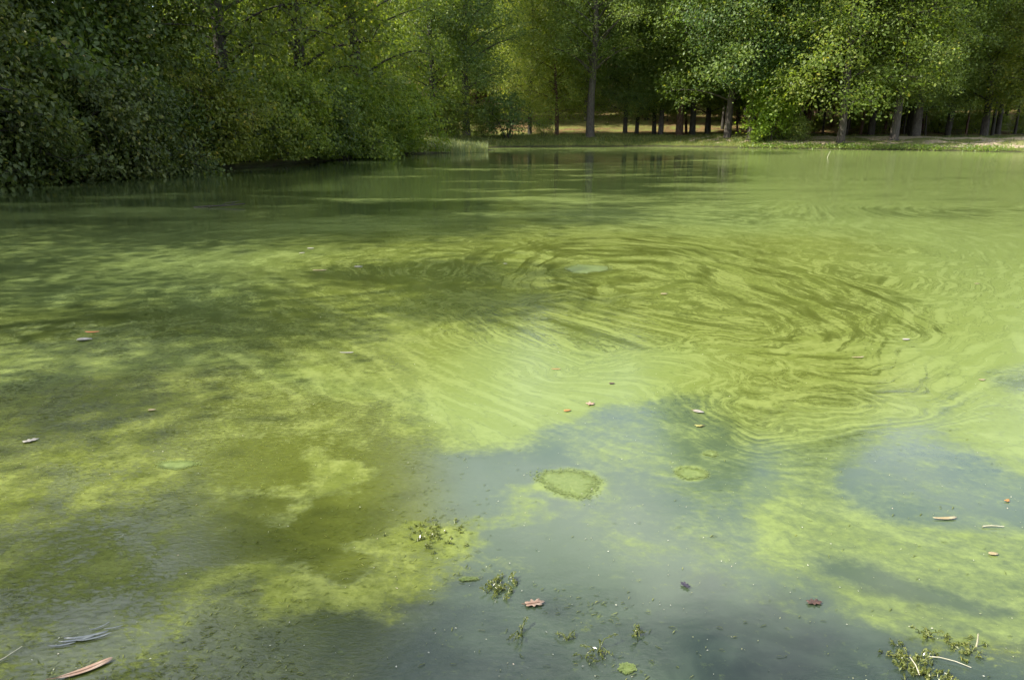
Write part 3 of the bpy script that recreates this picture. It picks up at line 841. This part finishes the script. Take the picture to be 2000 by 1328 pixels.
# ------------------------------------------------------------------ left bank, near to far
def bank_tree(x, y, key, leafm, label, scale=1.0, rot=0.0, tint=(1, 1, 1), cat='tree', tilt=(0, 0), group=None, sxy=1.0):
    place_plant('tree' if cat == 'tree' else 'shrub', P[key], x, y, leafm, BARK_DARK, label, cat, scale, rot, tint, tilt=tilt, group=group, sxy=sxy)
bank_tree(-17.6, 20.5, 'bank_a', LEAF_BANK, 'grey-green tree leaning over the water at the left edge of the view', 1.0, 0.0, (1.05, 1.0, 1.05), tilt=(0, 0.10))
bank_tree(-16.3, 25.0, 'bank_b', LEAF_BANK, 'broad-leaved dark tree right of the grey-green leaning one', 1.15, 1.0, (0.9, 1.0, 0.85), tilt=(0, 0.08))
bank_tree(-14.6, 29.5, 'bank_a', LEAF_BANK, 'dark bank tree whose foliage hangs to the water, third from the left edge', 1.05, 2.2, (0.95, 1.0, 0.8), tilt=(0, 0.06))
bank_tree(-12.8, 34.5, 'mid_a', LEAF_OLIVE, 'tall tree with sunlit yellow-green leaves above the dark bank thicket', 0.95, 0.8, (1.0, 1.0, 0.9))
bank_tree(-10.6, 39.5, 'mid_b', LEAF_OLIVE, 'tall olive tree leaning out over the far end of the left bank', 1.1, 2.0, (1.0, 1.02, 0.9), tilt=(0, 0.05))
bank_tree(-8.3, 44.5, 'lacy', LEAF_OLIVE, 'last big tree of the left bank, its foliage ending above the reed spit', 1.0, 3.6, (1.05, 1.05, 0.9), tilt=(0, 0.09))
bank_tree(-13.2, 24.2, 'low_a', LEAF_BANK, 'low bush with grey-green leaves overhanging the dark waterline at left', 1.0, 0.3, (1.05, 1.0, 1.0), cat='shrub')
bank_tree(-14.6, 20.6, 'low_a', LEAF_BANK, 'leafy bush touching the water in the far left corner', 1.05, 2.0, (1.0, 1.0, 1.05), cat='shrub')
bank_tree(-11.6, 28.6, 'low_a', LEAF_OLIVE, 'brown-tinged bush hanging over the water in the middle of the left bank', 0.95, 4.0, (1.25, 1.1, 0.85), cat='shrub')  # warm raised tints on the olive bushes put sunlight into their leaf colour
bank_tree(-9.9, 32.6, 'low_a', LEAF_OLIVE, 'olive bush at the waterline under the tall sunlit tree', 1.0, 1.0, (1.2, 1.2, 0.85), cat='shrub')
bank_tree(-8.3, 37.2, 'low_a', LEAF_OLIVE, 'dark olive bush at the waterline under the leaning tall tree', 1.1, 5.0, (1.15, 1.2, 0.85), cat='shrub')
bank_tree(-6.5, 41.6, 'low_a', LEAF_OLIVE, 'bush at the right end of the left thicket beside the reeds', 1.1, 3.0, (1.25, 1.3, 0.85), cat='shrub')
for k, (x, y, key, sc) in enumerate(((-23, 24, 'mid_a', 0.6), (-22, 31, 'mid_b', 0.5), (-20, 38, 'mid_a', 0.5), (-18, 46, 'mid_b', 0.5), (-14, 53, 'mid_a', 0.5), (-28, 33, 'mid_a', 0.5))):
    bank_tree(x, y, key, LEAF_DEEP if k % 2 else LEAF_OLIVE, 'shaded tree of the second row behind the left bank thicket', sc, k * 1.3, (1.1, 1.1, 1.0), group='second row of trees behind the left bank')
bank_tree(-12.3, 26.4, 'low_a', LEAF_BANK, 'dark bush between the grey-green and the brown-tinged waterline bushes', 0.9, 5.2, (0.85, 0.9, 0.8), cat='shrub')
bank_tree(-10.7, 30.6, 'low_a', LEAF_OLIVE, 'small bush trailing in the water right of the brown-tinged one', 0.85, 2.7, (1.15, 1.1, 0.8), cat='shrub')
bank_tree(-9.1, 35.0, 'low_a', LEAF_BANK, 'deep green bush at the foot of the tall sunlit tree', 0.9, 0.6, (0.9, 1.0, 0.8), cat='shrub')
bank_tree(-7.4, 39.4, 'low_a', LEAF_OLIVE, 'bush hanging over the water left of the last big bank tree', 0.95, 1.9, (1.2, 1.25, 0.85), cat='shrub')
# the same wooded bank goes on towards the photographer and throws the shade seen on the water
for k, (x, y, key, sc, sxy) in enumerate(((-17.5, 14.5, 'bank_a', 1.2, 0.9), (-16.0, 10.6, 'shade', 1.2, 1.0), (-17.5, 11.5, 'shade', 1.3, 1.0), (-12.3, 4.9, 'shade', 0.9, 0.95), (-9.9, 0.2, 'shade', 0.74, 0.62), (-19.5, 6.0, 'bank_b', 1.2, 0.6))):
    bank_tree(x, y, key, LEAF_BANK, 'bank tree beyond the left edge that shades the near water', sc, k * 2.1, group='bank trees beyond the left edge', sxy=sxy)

# ------------------------------------------------------------------ grasses and waterside growth of the far bank
def blades(pts, hgt, width, r, lean=0.35):
    n = len(pts)
    a = r.uniform(0, 6.28, n)
    d = np.stack([np.cos(a), np.sin(a), np.zeros(n)], 1)
    sdv = np.stack([-np.sin(a + r.normal(0, 0.6, n)), np.cos(a), np.zeros(n)], 1)
    h = (hgt * r.uniform(0.5, 1.3, n))[:, None]
    w = (width * r.uniform(0.7, 1.3, n))[:, None]
    up = np.array([0, 0, 1.0])
    ln = (lean * r.uniform(0.2, 1.4, n))[:, None]
    V = np.stack([pts - sdv * w * 0.5, pts + sdv * w * 0.5, pts + up * h * 0.6 + d * h * ln * 0.3 + sdv * w * 0.4, pts + up * h * 0.6 + d * h * ln * 0.3 - sdv * w * 0.4,
                  pts + up * h + d * h * ln], 1).reshape(-1, 3)
    b = np.arange(n)[:, None] * 5
    return V, [b + np.array([0, 1, 2, 3]), b + np.array([3, 2, 4])], np.concatenate([r.random(n)] * 2)

GRASS = leaf_material('grass_blades', (0.07, 0.11, 0.02), (0.12, 0.16, 0.035), (0.24, 0.24, 0.08), trans=0.4, rough=0.5)
REED = leaf_material('reed_blades', (0.13, 0.17, 0.07), (0.22, 0.26, 0.12), (0.34, 0.36, 0.2), trans=0.4, rough=0.5)
SHORE = leaf_material('shore_growth', (0.09, 0.15, 0.025), (0.15, 0.23, 0.04), (0.24, 0.30, 0.07), trans=0.45)
r = np.random.default_rng(77)
X = r.uniform(-8, 40, 120000)
Y = r.uniform(42, 66, 120000)
d = shore_distance(X, Y)
keep = (d > 0.15) & (r.random(len(X)) < np.where(d < 4.5, 0.9, 0.35)) & ~((X > 19) & (d > 1.0) & (r.random(len(X)) < 0.85))
X, Y = X[keep][:26000], Y[keep][:26000]
V, F, t = blades(np.stack([X, Y, land_z(X, Y) - 0.02], 1), 0.16, 0.022, r)
add('bank_grass', build_mesh('bank_grass', V, F, {'tone': ('FACE', t)}), GRASS, label='short green grass covering the far bank', cat='grass', kind='stuff')
# the pale reed bed on the spit
n = 5200
u_, v_ = r.uniform(835, 952, n), r.uniform(293.5, 299.5, n)
pts = np.array([at(a, b) for a, b in zip(u_, v_)])
d = shore_distance(pts[:, 0], pts[:, 1])
pts = pts[d > -0.5]
h = 0.42
V, F, t = blades(np.stack([pts[:, 0], pts[:, 1], np.maximum(land_z(pts[:, 0], pts[:, 1]), -0.05)], 1), h, 0.028, r, 0.3)
add('reed_bed', build_mesh('reed_bed', V, F, {'tone': ('FACE', t)}), REED, label='pale grey-green reeds on the low spit at left of the far bank', cat='reeds', kind='stuff')
# leafy growth along the right-hand waterline
n = 24000
X, Y = r.uniform(8, 42, n), r.uniform(40, 54, n)
d = shore_distance(X, Y)
k_ = (d > -0.12) & (d < 0.25 + 0.9 * fbm(X * 0.6, Y * 0.3, 91) * sstep(14, 24, X) + 0.15) & (fbm(X * 1.1, Y * 0.5, 93) > 0.36)
X, Y = X[k_], Y[k_]
rep_ = 5
X, Y = np.repeat(X, rep_) + r.normal(0, 0.12, len(X) * rep_), np.repeat(Y, rep_) + r.normal(0, 0.12, len(Y) * rep_)
Z = np.maximum(land_z(X, Y), 0) + r.uniform(0.02, 0.26, len(X))
V, F, per = leaves(np.stack([X, Y, Z], 1), np.zeros((len(X), 3)), 0.11, r)
add('shore_growth', build_mesh('shore_growth', V, F, {'tone': ('FACE', np.clip(r.normal(0.5, 0.25, len(X)), 0, 0.95))}), SHORE, label='bright green leafy growth fringing the right waterline', cat='plants', kind='stuff')

# ------------------------------------------------------------------ things afloat
def outline(kind, n=48):
    th = np.linspace(0, 2 * np.pi, n, endpoint=False)
    if kind == 'blade':
        x, y = np.cos(th) * 0.5, np.sin(th) * 0.04 + 0.06 * np.cos(th) ** 2
    elif kind == 'willow':
        x, y = np.cos(th) * 0.5, np.sin(th) * 0.085 * (1 + 0.25 * np.cos(th))
        y = y + 0.05 * np.cos(th * 1.0) ** 2
    elif kind == 'oval':
        x, y = np.cos(th) * 0.5, np.sin(th) * 0.27 * (1 - 0.25 * np.cos(th))
    elif kind == 'oak':
        rr = 0.34 + 0.12 * np.cos(th * 7) * (0.4 + 0.6 * np.abs(np.sin(th))) + 0.16 * np.cos(th) ** 2
        x, y = rr * np.cos(th), 0.72 * rr * np.sin(th)
    elif kind == 'maple':
        rr = 0.26 + 0.24 * np.abs(np.cos(th * 2.5)) ** 2.2
        x, y = rr * np.cos(th), rr * np.sin(th)
    else:
        rr = 0.36 + 0.08 * np.sin(th * 3 + 1) + 0.06 * np.sin(th * 5 + 2)
        x, y = rr * np.cos(th) * 1.3, rr * np.sin(th) * 0.75
    return x, y

def floating_leaf(u, v, kind, length, rot, mat, label, name='floating_leaf', cat='leaf', curl=0.12, stalk=False):
    x, y = outline(kind)
    n = len(x)
    px_, py_ = at(u, v)
    rings = []
    for f in (0.5, 1.0):
        z = curl * (np.abs(y) * f * 1.1 + (x * f) ** 2 * 0.6) + 0.006 / length
        rings.append(np.stack([x * f, y * f, z], 1))
    # a blade 0.8 mm thick
    up = np.concatenate([[[0, 0, 0.006 / length]], rings[0], rings[1]]) * length
    dn = up - np.array([0, 0, 0.0008])
    V = np.concatenate([up, dn])
    o = len(up)
    i = np.arange(n)
    j = (i + 1) % n
    tri = np.concatenate([np.stack([i * 0, 1 + i, 1 + j], 1), np.stack([i * 0 + o, o + 1 + j, o + 1 + i], 1)])
    qd = np.concatenate([np.stack([1 + i, 1 + n + i, 1 + n + j, 1 + j], 1), np.stack([o + 1 + i, o + 1 + j, o + 1 + n + j, o + 1 + n + i], 1),
                         np.stack([1 + n + i, o + 1 + n + i, o + 1 + n + j, 1 + n + j], 1)])
    me_ = build_mesh(name, V, [tri, qd], smooth=True)
    if stalk:
        root = add(name, None, loc=(px_, py_, 0.0), label=label, cat=cat, group=None)
        root.rotation_euler = (0, 0, rot)
        add('blade', me_, mat, parent=root)
        xs = np.linspace(-0.5, 0.42, 8)
        zc = curl * xs ** 2 * 0.6 * length + 0.0072
        yo = np.interp(xs, [-0.5, 0, 0.5], [0.05, 0, 0.05]) if kind == 'willow' else xs * 0
        tv1, tf1 = tube(np.stack([xs * length, yo * length, zc], 1), np.linspace(0.0014, 0.0005, 8), 5)
        add('midrib', build_mesh('midrib', tv1, tf1, smooth=True), M_STALK, parent=root)
        tv1, tf1 = tube(np.array([[-0.5, yo[0], 0], [-0.58, yo[0] + 0.03, 0], [-0.68, yo[0] + 0.08, 0]]) * length + np.array([0, 0, 0.008]), [0.0016, 0.0014, 0.0012], 5)
        add('stalk', build_mesh('stalk', tv1, tf1, smooth=True), M_STALK, parent=root)
    else:
        root = add(name, me_, mat, loc=(px_, py_, 0.0), label=label, cat=cat)
        root.rotation_euler = (0, 0, rot)
    return root

M_PALE = plain_leaf('leaf_pale', (0.260, 0.236, 0.192), (0.341, 0.322, 0.279))
M_GREY = plain_leaf('leaf_wet_grey', (0.11, 0.125, 0.12), (0.17, 0.185, 0.17), 0.25)
M_PINK = plain_leaf('leaf_pinkish_tan', (0.273, 0.167, 0.112), (0.341, 0.248, 0.174))
M_RED = plain_leaf('leaf_red', (0.310, 0.043, 0.015), (0.341, 0.099, 0.031))
M_ORANGE = plain_leaf('leaf_orange', (0.341, 0.143, 0.031), (0.372, 0.223, 0.068))
M_BROWN = plain_leaf('leaf_brown', (0.06, 0.032, 0.022), (0.13, 0.065, 0.042))
M_TAN = plain_leaf('leaf_tan', (0.248, 0.192, 0.093), (0.322, 0.273, 0.161))
M_PURPLE = plain_leaf('leaf_dark_purple', (0.022, 0.019, 0.031), (0.050, 0.037, 0.056))
M_YELLOW = plain_leaf('leaf_yellow', (0.260, 0.248, 0.062), (0.062, 0.050, 0.019), scale=60)
M_STALK = plain_leaf('leaf_stalk', (0.149, 0.081, 0.043), (0.205, 0.118, 0.062))

floating_leaf(168, 1310, 'willow', 0.155, 0.62, M_PINK, 'long pointed pinkish-tan dead leaf in the bottom left corner', curl=0.1, stalk=True)
floating_leaf(1044, 1180, 'oak', 0.068, 0.25, M_PINK, 'lobed pink-tan oak leaf on dark weed near the bottom centre', stalk=True)
floating_leaf(1364, 805, 'oval', 0.067, -0.5, M_PALE, 'pale grey-green oval leaf afloat on the film edge, right of centre', stalk=True)
floating_leaf(1366, 833, 'scrap', 0.053, 0.1, M_YELLOW, 'yellow leaf with a black blotch just below the pale oval leaf')
floating_leaf(1108, 803, 'oval', 0.045, 0.3, M_ORANGE, 'small orange leaf left of the pink maple leaf')
floating_leaf(1153, 790, 'maple', 0.060, 0.4, M_PINK, 'pink star-shaped maple leaf on the green film')
floating_leaf(1195, 750, 'oval', 0.039, 0.2, M_BROWN, 'small brown leaf on the pale film above the pink maple leaf')
floating_leaf(1297, 575, 'oval', 0.073, 0.1, M_TAN, 'tan leaf floating inside the green swirls')
floating_leaf(1590, 1178, 'oak', 0.053, 0.05, M_BROWN, 'reddish brown lobed leaf near the bottom, left of the film tongue')
floating_leaf(1338, 1145, 'oak', 0.039, 2.2, M_PURPLE, 'dark purple crumpled leaf in the clear water at bottom centre-right', curl=0.3)
floating_leaf(1846, 1014, 'willow', 0.107, 0.05, M_TAN, 'long tan leaf lying flat in the right-hand clear pool')
floating_leaf(1940, 1083, 'oval', 0.039, 0.0, M_TAN, 'small tan leaf below the long tan leaf at right')
floating_leaf(1967, 979, 'scrap', 0.030, 0.6, M_ORANGE, 'tiny orange scrap near the right edge')
floating_leaf(180, 650, 'willow', 0.116, 0.05, M_RED, 'bright red-orange leaf on the shaded water at left', curl=0.25)
floating_leaf(165, 666, 'oval', 0.112, 0.3, M_PALE, 'whitish curled leaf just below the red-orange one', curl=0.4)
floating_leaf(60, 862, 'oak', 0.073, 0.7, M_PALE, 'white lobed leaf near the left edge below the shaded water')
floating_leaf(700, 522, 'oval', 0.103, 0.1, M_PALE, 'white leaf on the sunny film between two shade bands')
floating_leaf(624, 529, 'willow', 0.163, 0.05, M_PINK, 'long pinkish leaf left of the white leaf between two shade bands')
floating_leaf(677, 690, 'willow', 0.103, 0.02, M_PALE, 'narrow whitish leaf on olive film below the shade, left of centre')
floating_leaf(987, 516, 'oval', 0.052, 0.1, M_PALE, 'small white leaf left of the oval algae raft in the swirls')
floating_leaf(1770, 664, 'oval', 0.065, 0.3, M_PALE, 'white leaf at the right rim of the swirls')
floating_leaf(1676, 699, 'willow', 0.095, 0.1, M_TAN, 'narrow tan leaf inside the right bend of the swirls')
floating_leaf(1918, 743, 'scrap', 0.043, 0.2, M_TAN, 'small tan scrap on the even film near the right edge')
floating_leaf(1086, 722, 'willow', 0.065, 0.0, M_ORANGE, 'narrow orange-tan leaf at the lower left of the swirls')
floating_leaf(1908, 555, 'scrap', 0.052, 0.2, M_TAN, 'pale scrap on the unbroken film at upper right')
floating_leaf(607, 486, 'oval', 0.095, 0.1, M_PALE, 'white leaf at the edge of the upper shade band')
floating_leaf(590, 495, 'oval', 0.077, 0.5, M_PALE, 'small white leaf just left of the one at the upper shade edge')
floating_leaf(297, 802, 'oval', 0.047, 0.1, M_TAN, 'pale tan leaf on the olive mat at left')
for k, (u, v, L, a) in enumerate(((150, 1252, 0.13, 0.30), (185, 1248, 0.12, 0.42), (196, 1226, 0.075, 0.75), (222, 1228, 0.07, 0.35), (168, 1245, 0.16, 0.28), (120, 1262, 0.10, 0.22))):
    floating_leaf(u, v, 'blade', L * 0.85, a, M_GREY, ('lowest-left narrow grey leaf of the cluster above the long pink-tan leaf', 'narrow grey leaf in the middle of the cluster at lower left',
                  'broadest upright-tilted grey leaf at the top of the lower left cluster', 'rightmost narrow grey leaf of the lower left cluster',
                  'longest narrow grey leaf of the lower left cluster', 'leftmost faint grey leaf of the lower left cluster')[k], curl=0.1)

def stick(u, v, pts, rad, mat, label, name='stick', cat='stick', twigs=()):
    x, y = at(u, v)
    parts = [tube(np.array(pts, float), np.linspace(rad, rad * 0.6, len(pts)), 6)] + [tube(np.array(q, float), np.linspace(rad * 0.5, rad * 0.25, len(q)), 5) for q in twigs]
    V, F = join(parts)
    return add(name, build_mesh(name, V, F, smooth=True), mat, loc=(x, y, 0), label=label, cat=cat)
M_TWIG = plain_leaf('twig_dark', (0.03, 0.025, 0.02), (0.07, 0.055, 0.04), 0.8)
M_STRAW = plain_leaf('straw', (0.36, 0.33, 0.22), (0.45, 0.42, 0.31), 0.7)
stick(428, 405, [(-0.5, -0.05, 0.0), (-0.2, 0, 0.02), (0.1, 0.03, 0.03), (0.5, 0.1, 0.06)], 0.018, M_TWIG, 'dark thin fallen branch floating in the shade at left', 'fallen_branch', 'branch',
      [[(0, 0.02, 0.02), (0.1, 0.2, 0.07), (0.2, 0.32, 0.08)], [(-0.2, 0, 0.02), (-0.15, -0.15, 0.04), (-0.05, -0.3, 0.02)], [(0.2, 0.05, 0.03), (0.26, 0.2, 0.09), (0.34, 0.28, 0.1)]])
stick(1907, 1262, [(0, 0, -0.02), (0.001, 0.001, 0.02), (-0.001, 0.002, 0.048)], 0.0035, M_STRAW, 'pale stub of stalk standing upright at lower right', 'stalk', 'stalk')
stick(1850, 1293, [(-0.055, 0.02, 0.006), (-0.02, 0.012, 0.010), (0.02, -0.006, 0.010), (0.058, -0.03, 0.006)], 0.0018, M_STRAW, 'curved pale straw lying on the weed at lower right', 'straw', 'straw')
stick(1783, 1306, [(0.005, -0.03, 0.004), (0.003, -0.005, 0.02), (-0.004, 0.02, 0.03)], 0.0022, M_STRAW, 'short pale straw left of the curved one', 'straw', 'straw')
stick(10, 1290, [(-0.04, -0.04, 0.004), (0.0, 0.0, 0.012), (0.03, 0.045, 0.02)], 0.002, M_STRAW, 'thin brown twig in the bottom left corner', 'twig', 'twig')
stick(1937, 1030, [(-0.04, 0, 0.006), (0, 0.003, 0.008), (0.05, -0.002, 0.006)], 0.003, M_STRAW, 'white straw beside the long tan leaf at right', 'straw', 'straw')
stick(1617, 309, [(-0.08, -0.05, -0.1), (0.0, 0.0, 0.12), (0.10, 0.04, 0.34)], 0.013, M_STRAW, 'pale stick poking out of the far water', 'stick', 'stick')

# rafts of algae, thicker than the film around them
m, nt, out = new_mat('algae_raft')
g = G(nt)
tc = g.n('ShaderNodeTexCoord').outputs['Object']
n1, n2 = g.noise(tc, 45, 5, 0.7), g.noise(tc, 160, 3, 0.7)
c = g.mix(g.smooth(n1, 0.35, 0.7), (0.10, 0.135, 0.034), (0.135, 0.17, 0.05))
c = g.mix(g.smooth(n2, 0.58, 0.75, 0, 0.6), c, (0.06, 0.085, 0.017))
p = g.n('ShaderNodeBsdfPrincipled')
g.link(c, p.inputs['Base Color'])
p.inputs['Roughness'].default_value = 0.3
p.inputs['IOR'].default_value = 1.33
g.link(g.bump(n1, 0.3, 0.004), p.inputs['Normal'])
g.link(p.outputs[0], out.inputs['Surface'])
RAFT = m
def raft(u, v, wpx, asp, seed, label, name='algae_raft'):
    r = np.random.default_rng(seed)
    x, y = at(u, v)
    w = wpx / FPX * math.hypot(y, CAM_H) * 0.5
    n = 90
    th = np.linspace(0, 2 * np.pi, n, endpoint=False)
    rr = np.ones(n)
    for q, a in ((2, 0.12), (3, 0.10), (5, 0.07), (9, 0.04), (14, 0.035), (23, 0.035), (31, 0.03), (41, 0.03)):
        rr += a * np.sin(th * q + r.uniform(0, 6.28))
    V, F = [[0, 0, 0.0032]], []
    for f, z in ((0.45, 0.0030), (0.85, 0.0024), (1.0, 0.0006)):
        V += [[w * f * rr[i] * math.cos(th[i]), w * asp * f * rr[i] * math.sin(th[i]), z] for i in range(n)]
    i = np.arange(n)
    j = (i + 1) % n
    tri = np.stack([i * 0, 1 + i, 1 + j], 1)
    qd = np.concatenate([np.stack([1 + a + i, 1 + a + n + i, 1 + a + n + j, 1 + a + j], 1) for a in (0, n)])
    root = add(name, None, loc=(x, y, 0), label=label, cat='algae')
    V = np.array(V)
    V[:, :2] *= 0.82
    V[1:, 2] += 0.0012 * r.random(len(V) - 1)
    add('mat', build_mesh('mat', V, [tri, qd], smooth=True), RAFT, parent=root)
    nf_ = int(min(2600, 500 + 60000 * w * w * asp))
    an_ = r.uniform(0, 2 * np.pi, nf_)
    rad_ = np.clip(r.normal(0.82, 0.14, nf_), 0.2, 1.35) * np.interp(an_, th, rr)
    cc_ = np.stack([w * rad_ * np.cos(an_), w * asp * rad_ * np.sin(an_), r.uniform(0.001, 0.004, nf_)], 1)
    fv, ff, per = leaves(cc_, np.zeros((nf_, 3)), 0.0075, r, up=12.0, drop=0, aspect=0.9)
    fv[:, 2] = np.clip(fv[:, 2], 0.0008, 0.006)
    add('fringe', build_mesh('fringe', fv, ff), RAFT, parent=root, kind='stuff')
for a in RAFTS:
    raft(*a)

# ------------------------------------------------------------------ water weed breaking the surface
WEED = leaf_material('water_weed', (0.06, 0.078, 0.018), (0.115, 0.14, 0.03), (0.20, 0.22, 0.065), trans=0.3, rough=0.25, spec=0.6)
def weed_clump(u, v, n, spread, hgt, seed, label, name='water_weed'):
    r = np.random.default_rng(seed)
    x, y = at(u, v)
    root = add(name, None, loc=(x, y, 0), label=label, cat='water weed')
    tubes, cent = [], []
    for k in range(n):
        a = r.uniform(0, 6.28)
        b = np.array([r.normal(0, spread * 0.5), r.normal(0, spread * 0.5), -0.02])
        L = hgt * r.uniform(0.6, 1.5)
        d = np.array([math.cos(a), math.sin(a), 0])
        q = np.array([b, b + d * L * 0.3 + [0, 0, 0.02 + L * 0.35], b + d * L * 0.9 + [0, 0, 0.02 + L * r.uniform(0.1, 0.7)]])
        tubes.append(tube(q, [0.0022, 0.0018, 0.001], 4))
        for w in np.linspace(0.3, 1.0, 5):
            pnt = q[1] * (1 - w) + q[2] * w
            cent += [pnt + r.normal(size=3) * 0.003 for _ in range(3)]
    V, F = join(tubes)
    st = add('stems', build_mesh('stems', V, F, {'tone': ('FACE', np.full(len(F), 0.55))}), WEED, parent=root, kind='stuff')
    cent = np.array(cent)
    cent[:, 2] = np.maximum(cent[:, 2], 0.003)
    od = r.normal(size=cent.shape)
    od /= np.linalg.norm(od, axis=1)[:, None]
    V, F, per = leaves(cent, od, 0.012, r, aspect=0.3)
    add('leaflets', build_mesh('leaflets', V, F, {'tone': ('FACE', np.clip(r.normal(0.6, 0.25, len(cent)), 0, 0.95))}), WEED, parent=root, kind='stuff')
for a in ((985, 1150, 34, 0.07, 0.03, 1, 'tangled yellow-green weed clump beside the pink-tan oak leaf'),
          (1020, 1238, 5, 0.012, 0.045, 2, 'upright weed sprig below the pink-tan oak leaf'),
          (1110, 1252, 4, 0.008, 0.035, 3, 'small cross-shaped weed sprig at bottom centre'),
          (1142, 1287, 4, 0.010, 0.055, 4, 'tall pale weed sprig at the bottom, left of its twin'),
          (1172, 1270, 6, 0.014, 0.06, 5, 'bushy weed sprig at the bottom, right of its twin'),
          (1240, 1242, 5, 0.015, 0.035, 6, 'spread weed sprig right of the bottom centre group'),
          (850, 1040, 46, 0.13, 0.022, 7, 'dark weed patch poking through the blue reflection left of centre'),
          (1775, 1285, 40, 0.08, 0.018, 8, 'yellow-green weed tangle at lower right'),
          (1880, 1262, 24, 0.06, 0.016, 9, 'brown weed tangle round the upright stalk at lower right'),
          (1815, 1318, 44, 0.08, 0.018, 10, 'weed tangle on the bottom edge under the curved straw'),
          (1812, 1243, 8, 0.02, 0.03, 12, 'weed tip breaking the lower rim of the film tongue')):
    weed_clump(*a)
# floating shreds of weed over the mat, and pale flecks all over the near pond: past counting
def look_up(X, Y, arr):
    ri = np.clip(np.searchsorted(rows, Y), 0, nr - 1)
    hf = half[ri]
    ci = np.clip(((X / hf + 1) * 0.5 * 559).astype(int), 0, 559) + len(kout)
    return arr.reshape(nr, nc)[ri, ci]
r = np.random.default_rng(31)
n = 60000
Y = 1.3 + r.random(n) ** 1.5 * 6.0
X = r.uniform(-1, 1, n) * (0.8 * Y + 0.6)
w_ = look_up(X, Y, weedy) * sstep(0.40, 0.62, fbm(X * 2.2, Y * 2.6, 55, 4))
k_ = r.random(n) < w_ * 0.75 + 0.012
X, Y = X[k_], Y[k_]
n = len(X)
a = r.normal(0.25, 0.6, n)
L = r.uniform(0.010, 0.028, n)
W = r.uniform(0.001, 0.0024, n)
bend = r.normal(0, 0.35, n)
pts = []
for q in (-0.5, -0.17, 0.17, 0.5):
    cx, cy = X + np.cos(a) * L * q - np.sin(a) * L * bend * (q * q), Y + np.sin(a) * L * q + np.cos(a) * L * bend * (q * q)
    z = 0.002 + 0.004 * (0.25 - q * q) * 4 * r.random(n)
    ww = W * (1 - 1.2 * abs(q))
    pts.append(np.stack([cx - np.sin(a) * ww, cy + np.cos(a) * ww, z], 1))
    pts.append(np.stack([cx + np.sin(a) * ww, cy - np.cos(a) * ww, z + 0.0008], 1))
V = np.stack(pts, 1).reshape(-1, 3)
b = np.arange(n)[:, None] * 8
F = np.concatenate([b + np.array([0, 1, 3, 2]) + 2 * q for q in range(3)], 1).reshape(-1, 4)
add('weed_shreds', build_mesh('weed_shreds', V, F, {'tone': ('FACE', np.repeat(np.clip(r.normal(0.55, 0.25, n), 0, 0.95), 3))}), WEED, label='fine shreds of green weed floating over the near mat', cat='water weed', kind='stuff')
n = 8000
Y = 1.3 + r.random(n) ** 1.7 * 26
X = r.uniform(-1, 1, n) * (0.8 * Y + 0.6)
FLECK = leaf_material('fleck', (0.07, 0.09, 0.02), (0.20, 0.21, 0.10), (0.45, 0.44, 0.36), trans=0.1, rough=0.5)
V, F, per = leaves(np.stack([X, Y, np.full(n, 0.004)], 1), np.zeros((n, 3)), 0.0065, r, up=3.0, drop=0)
V[:, 2] = np.maximum(V[:, 2], 0.0012)
add('flecks', build_mesh('flecks', V, F, {'tone': ('FACE', r.random(n) ** 1.5)}), FLECK, label='pale seed flecks and crumbs scattered over the pond surface', cat='debris', kind='stuff')
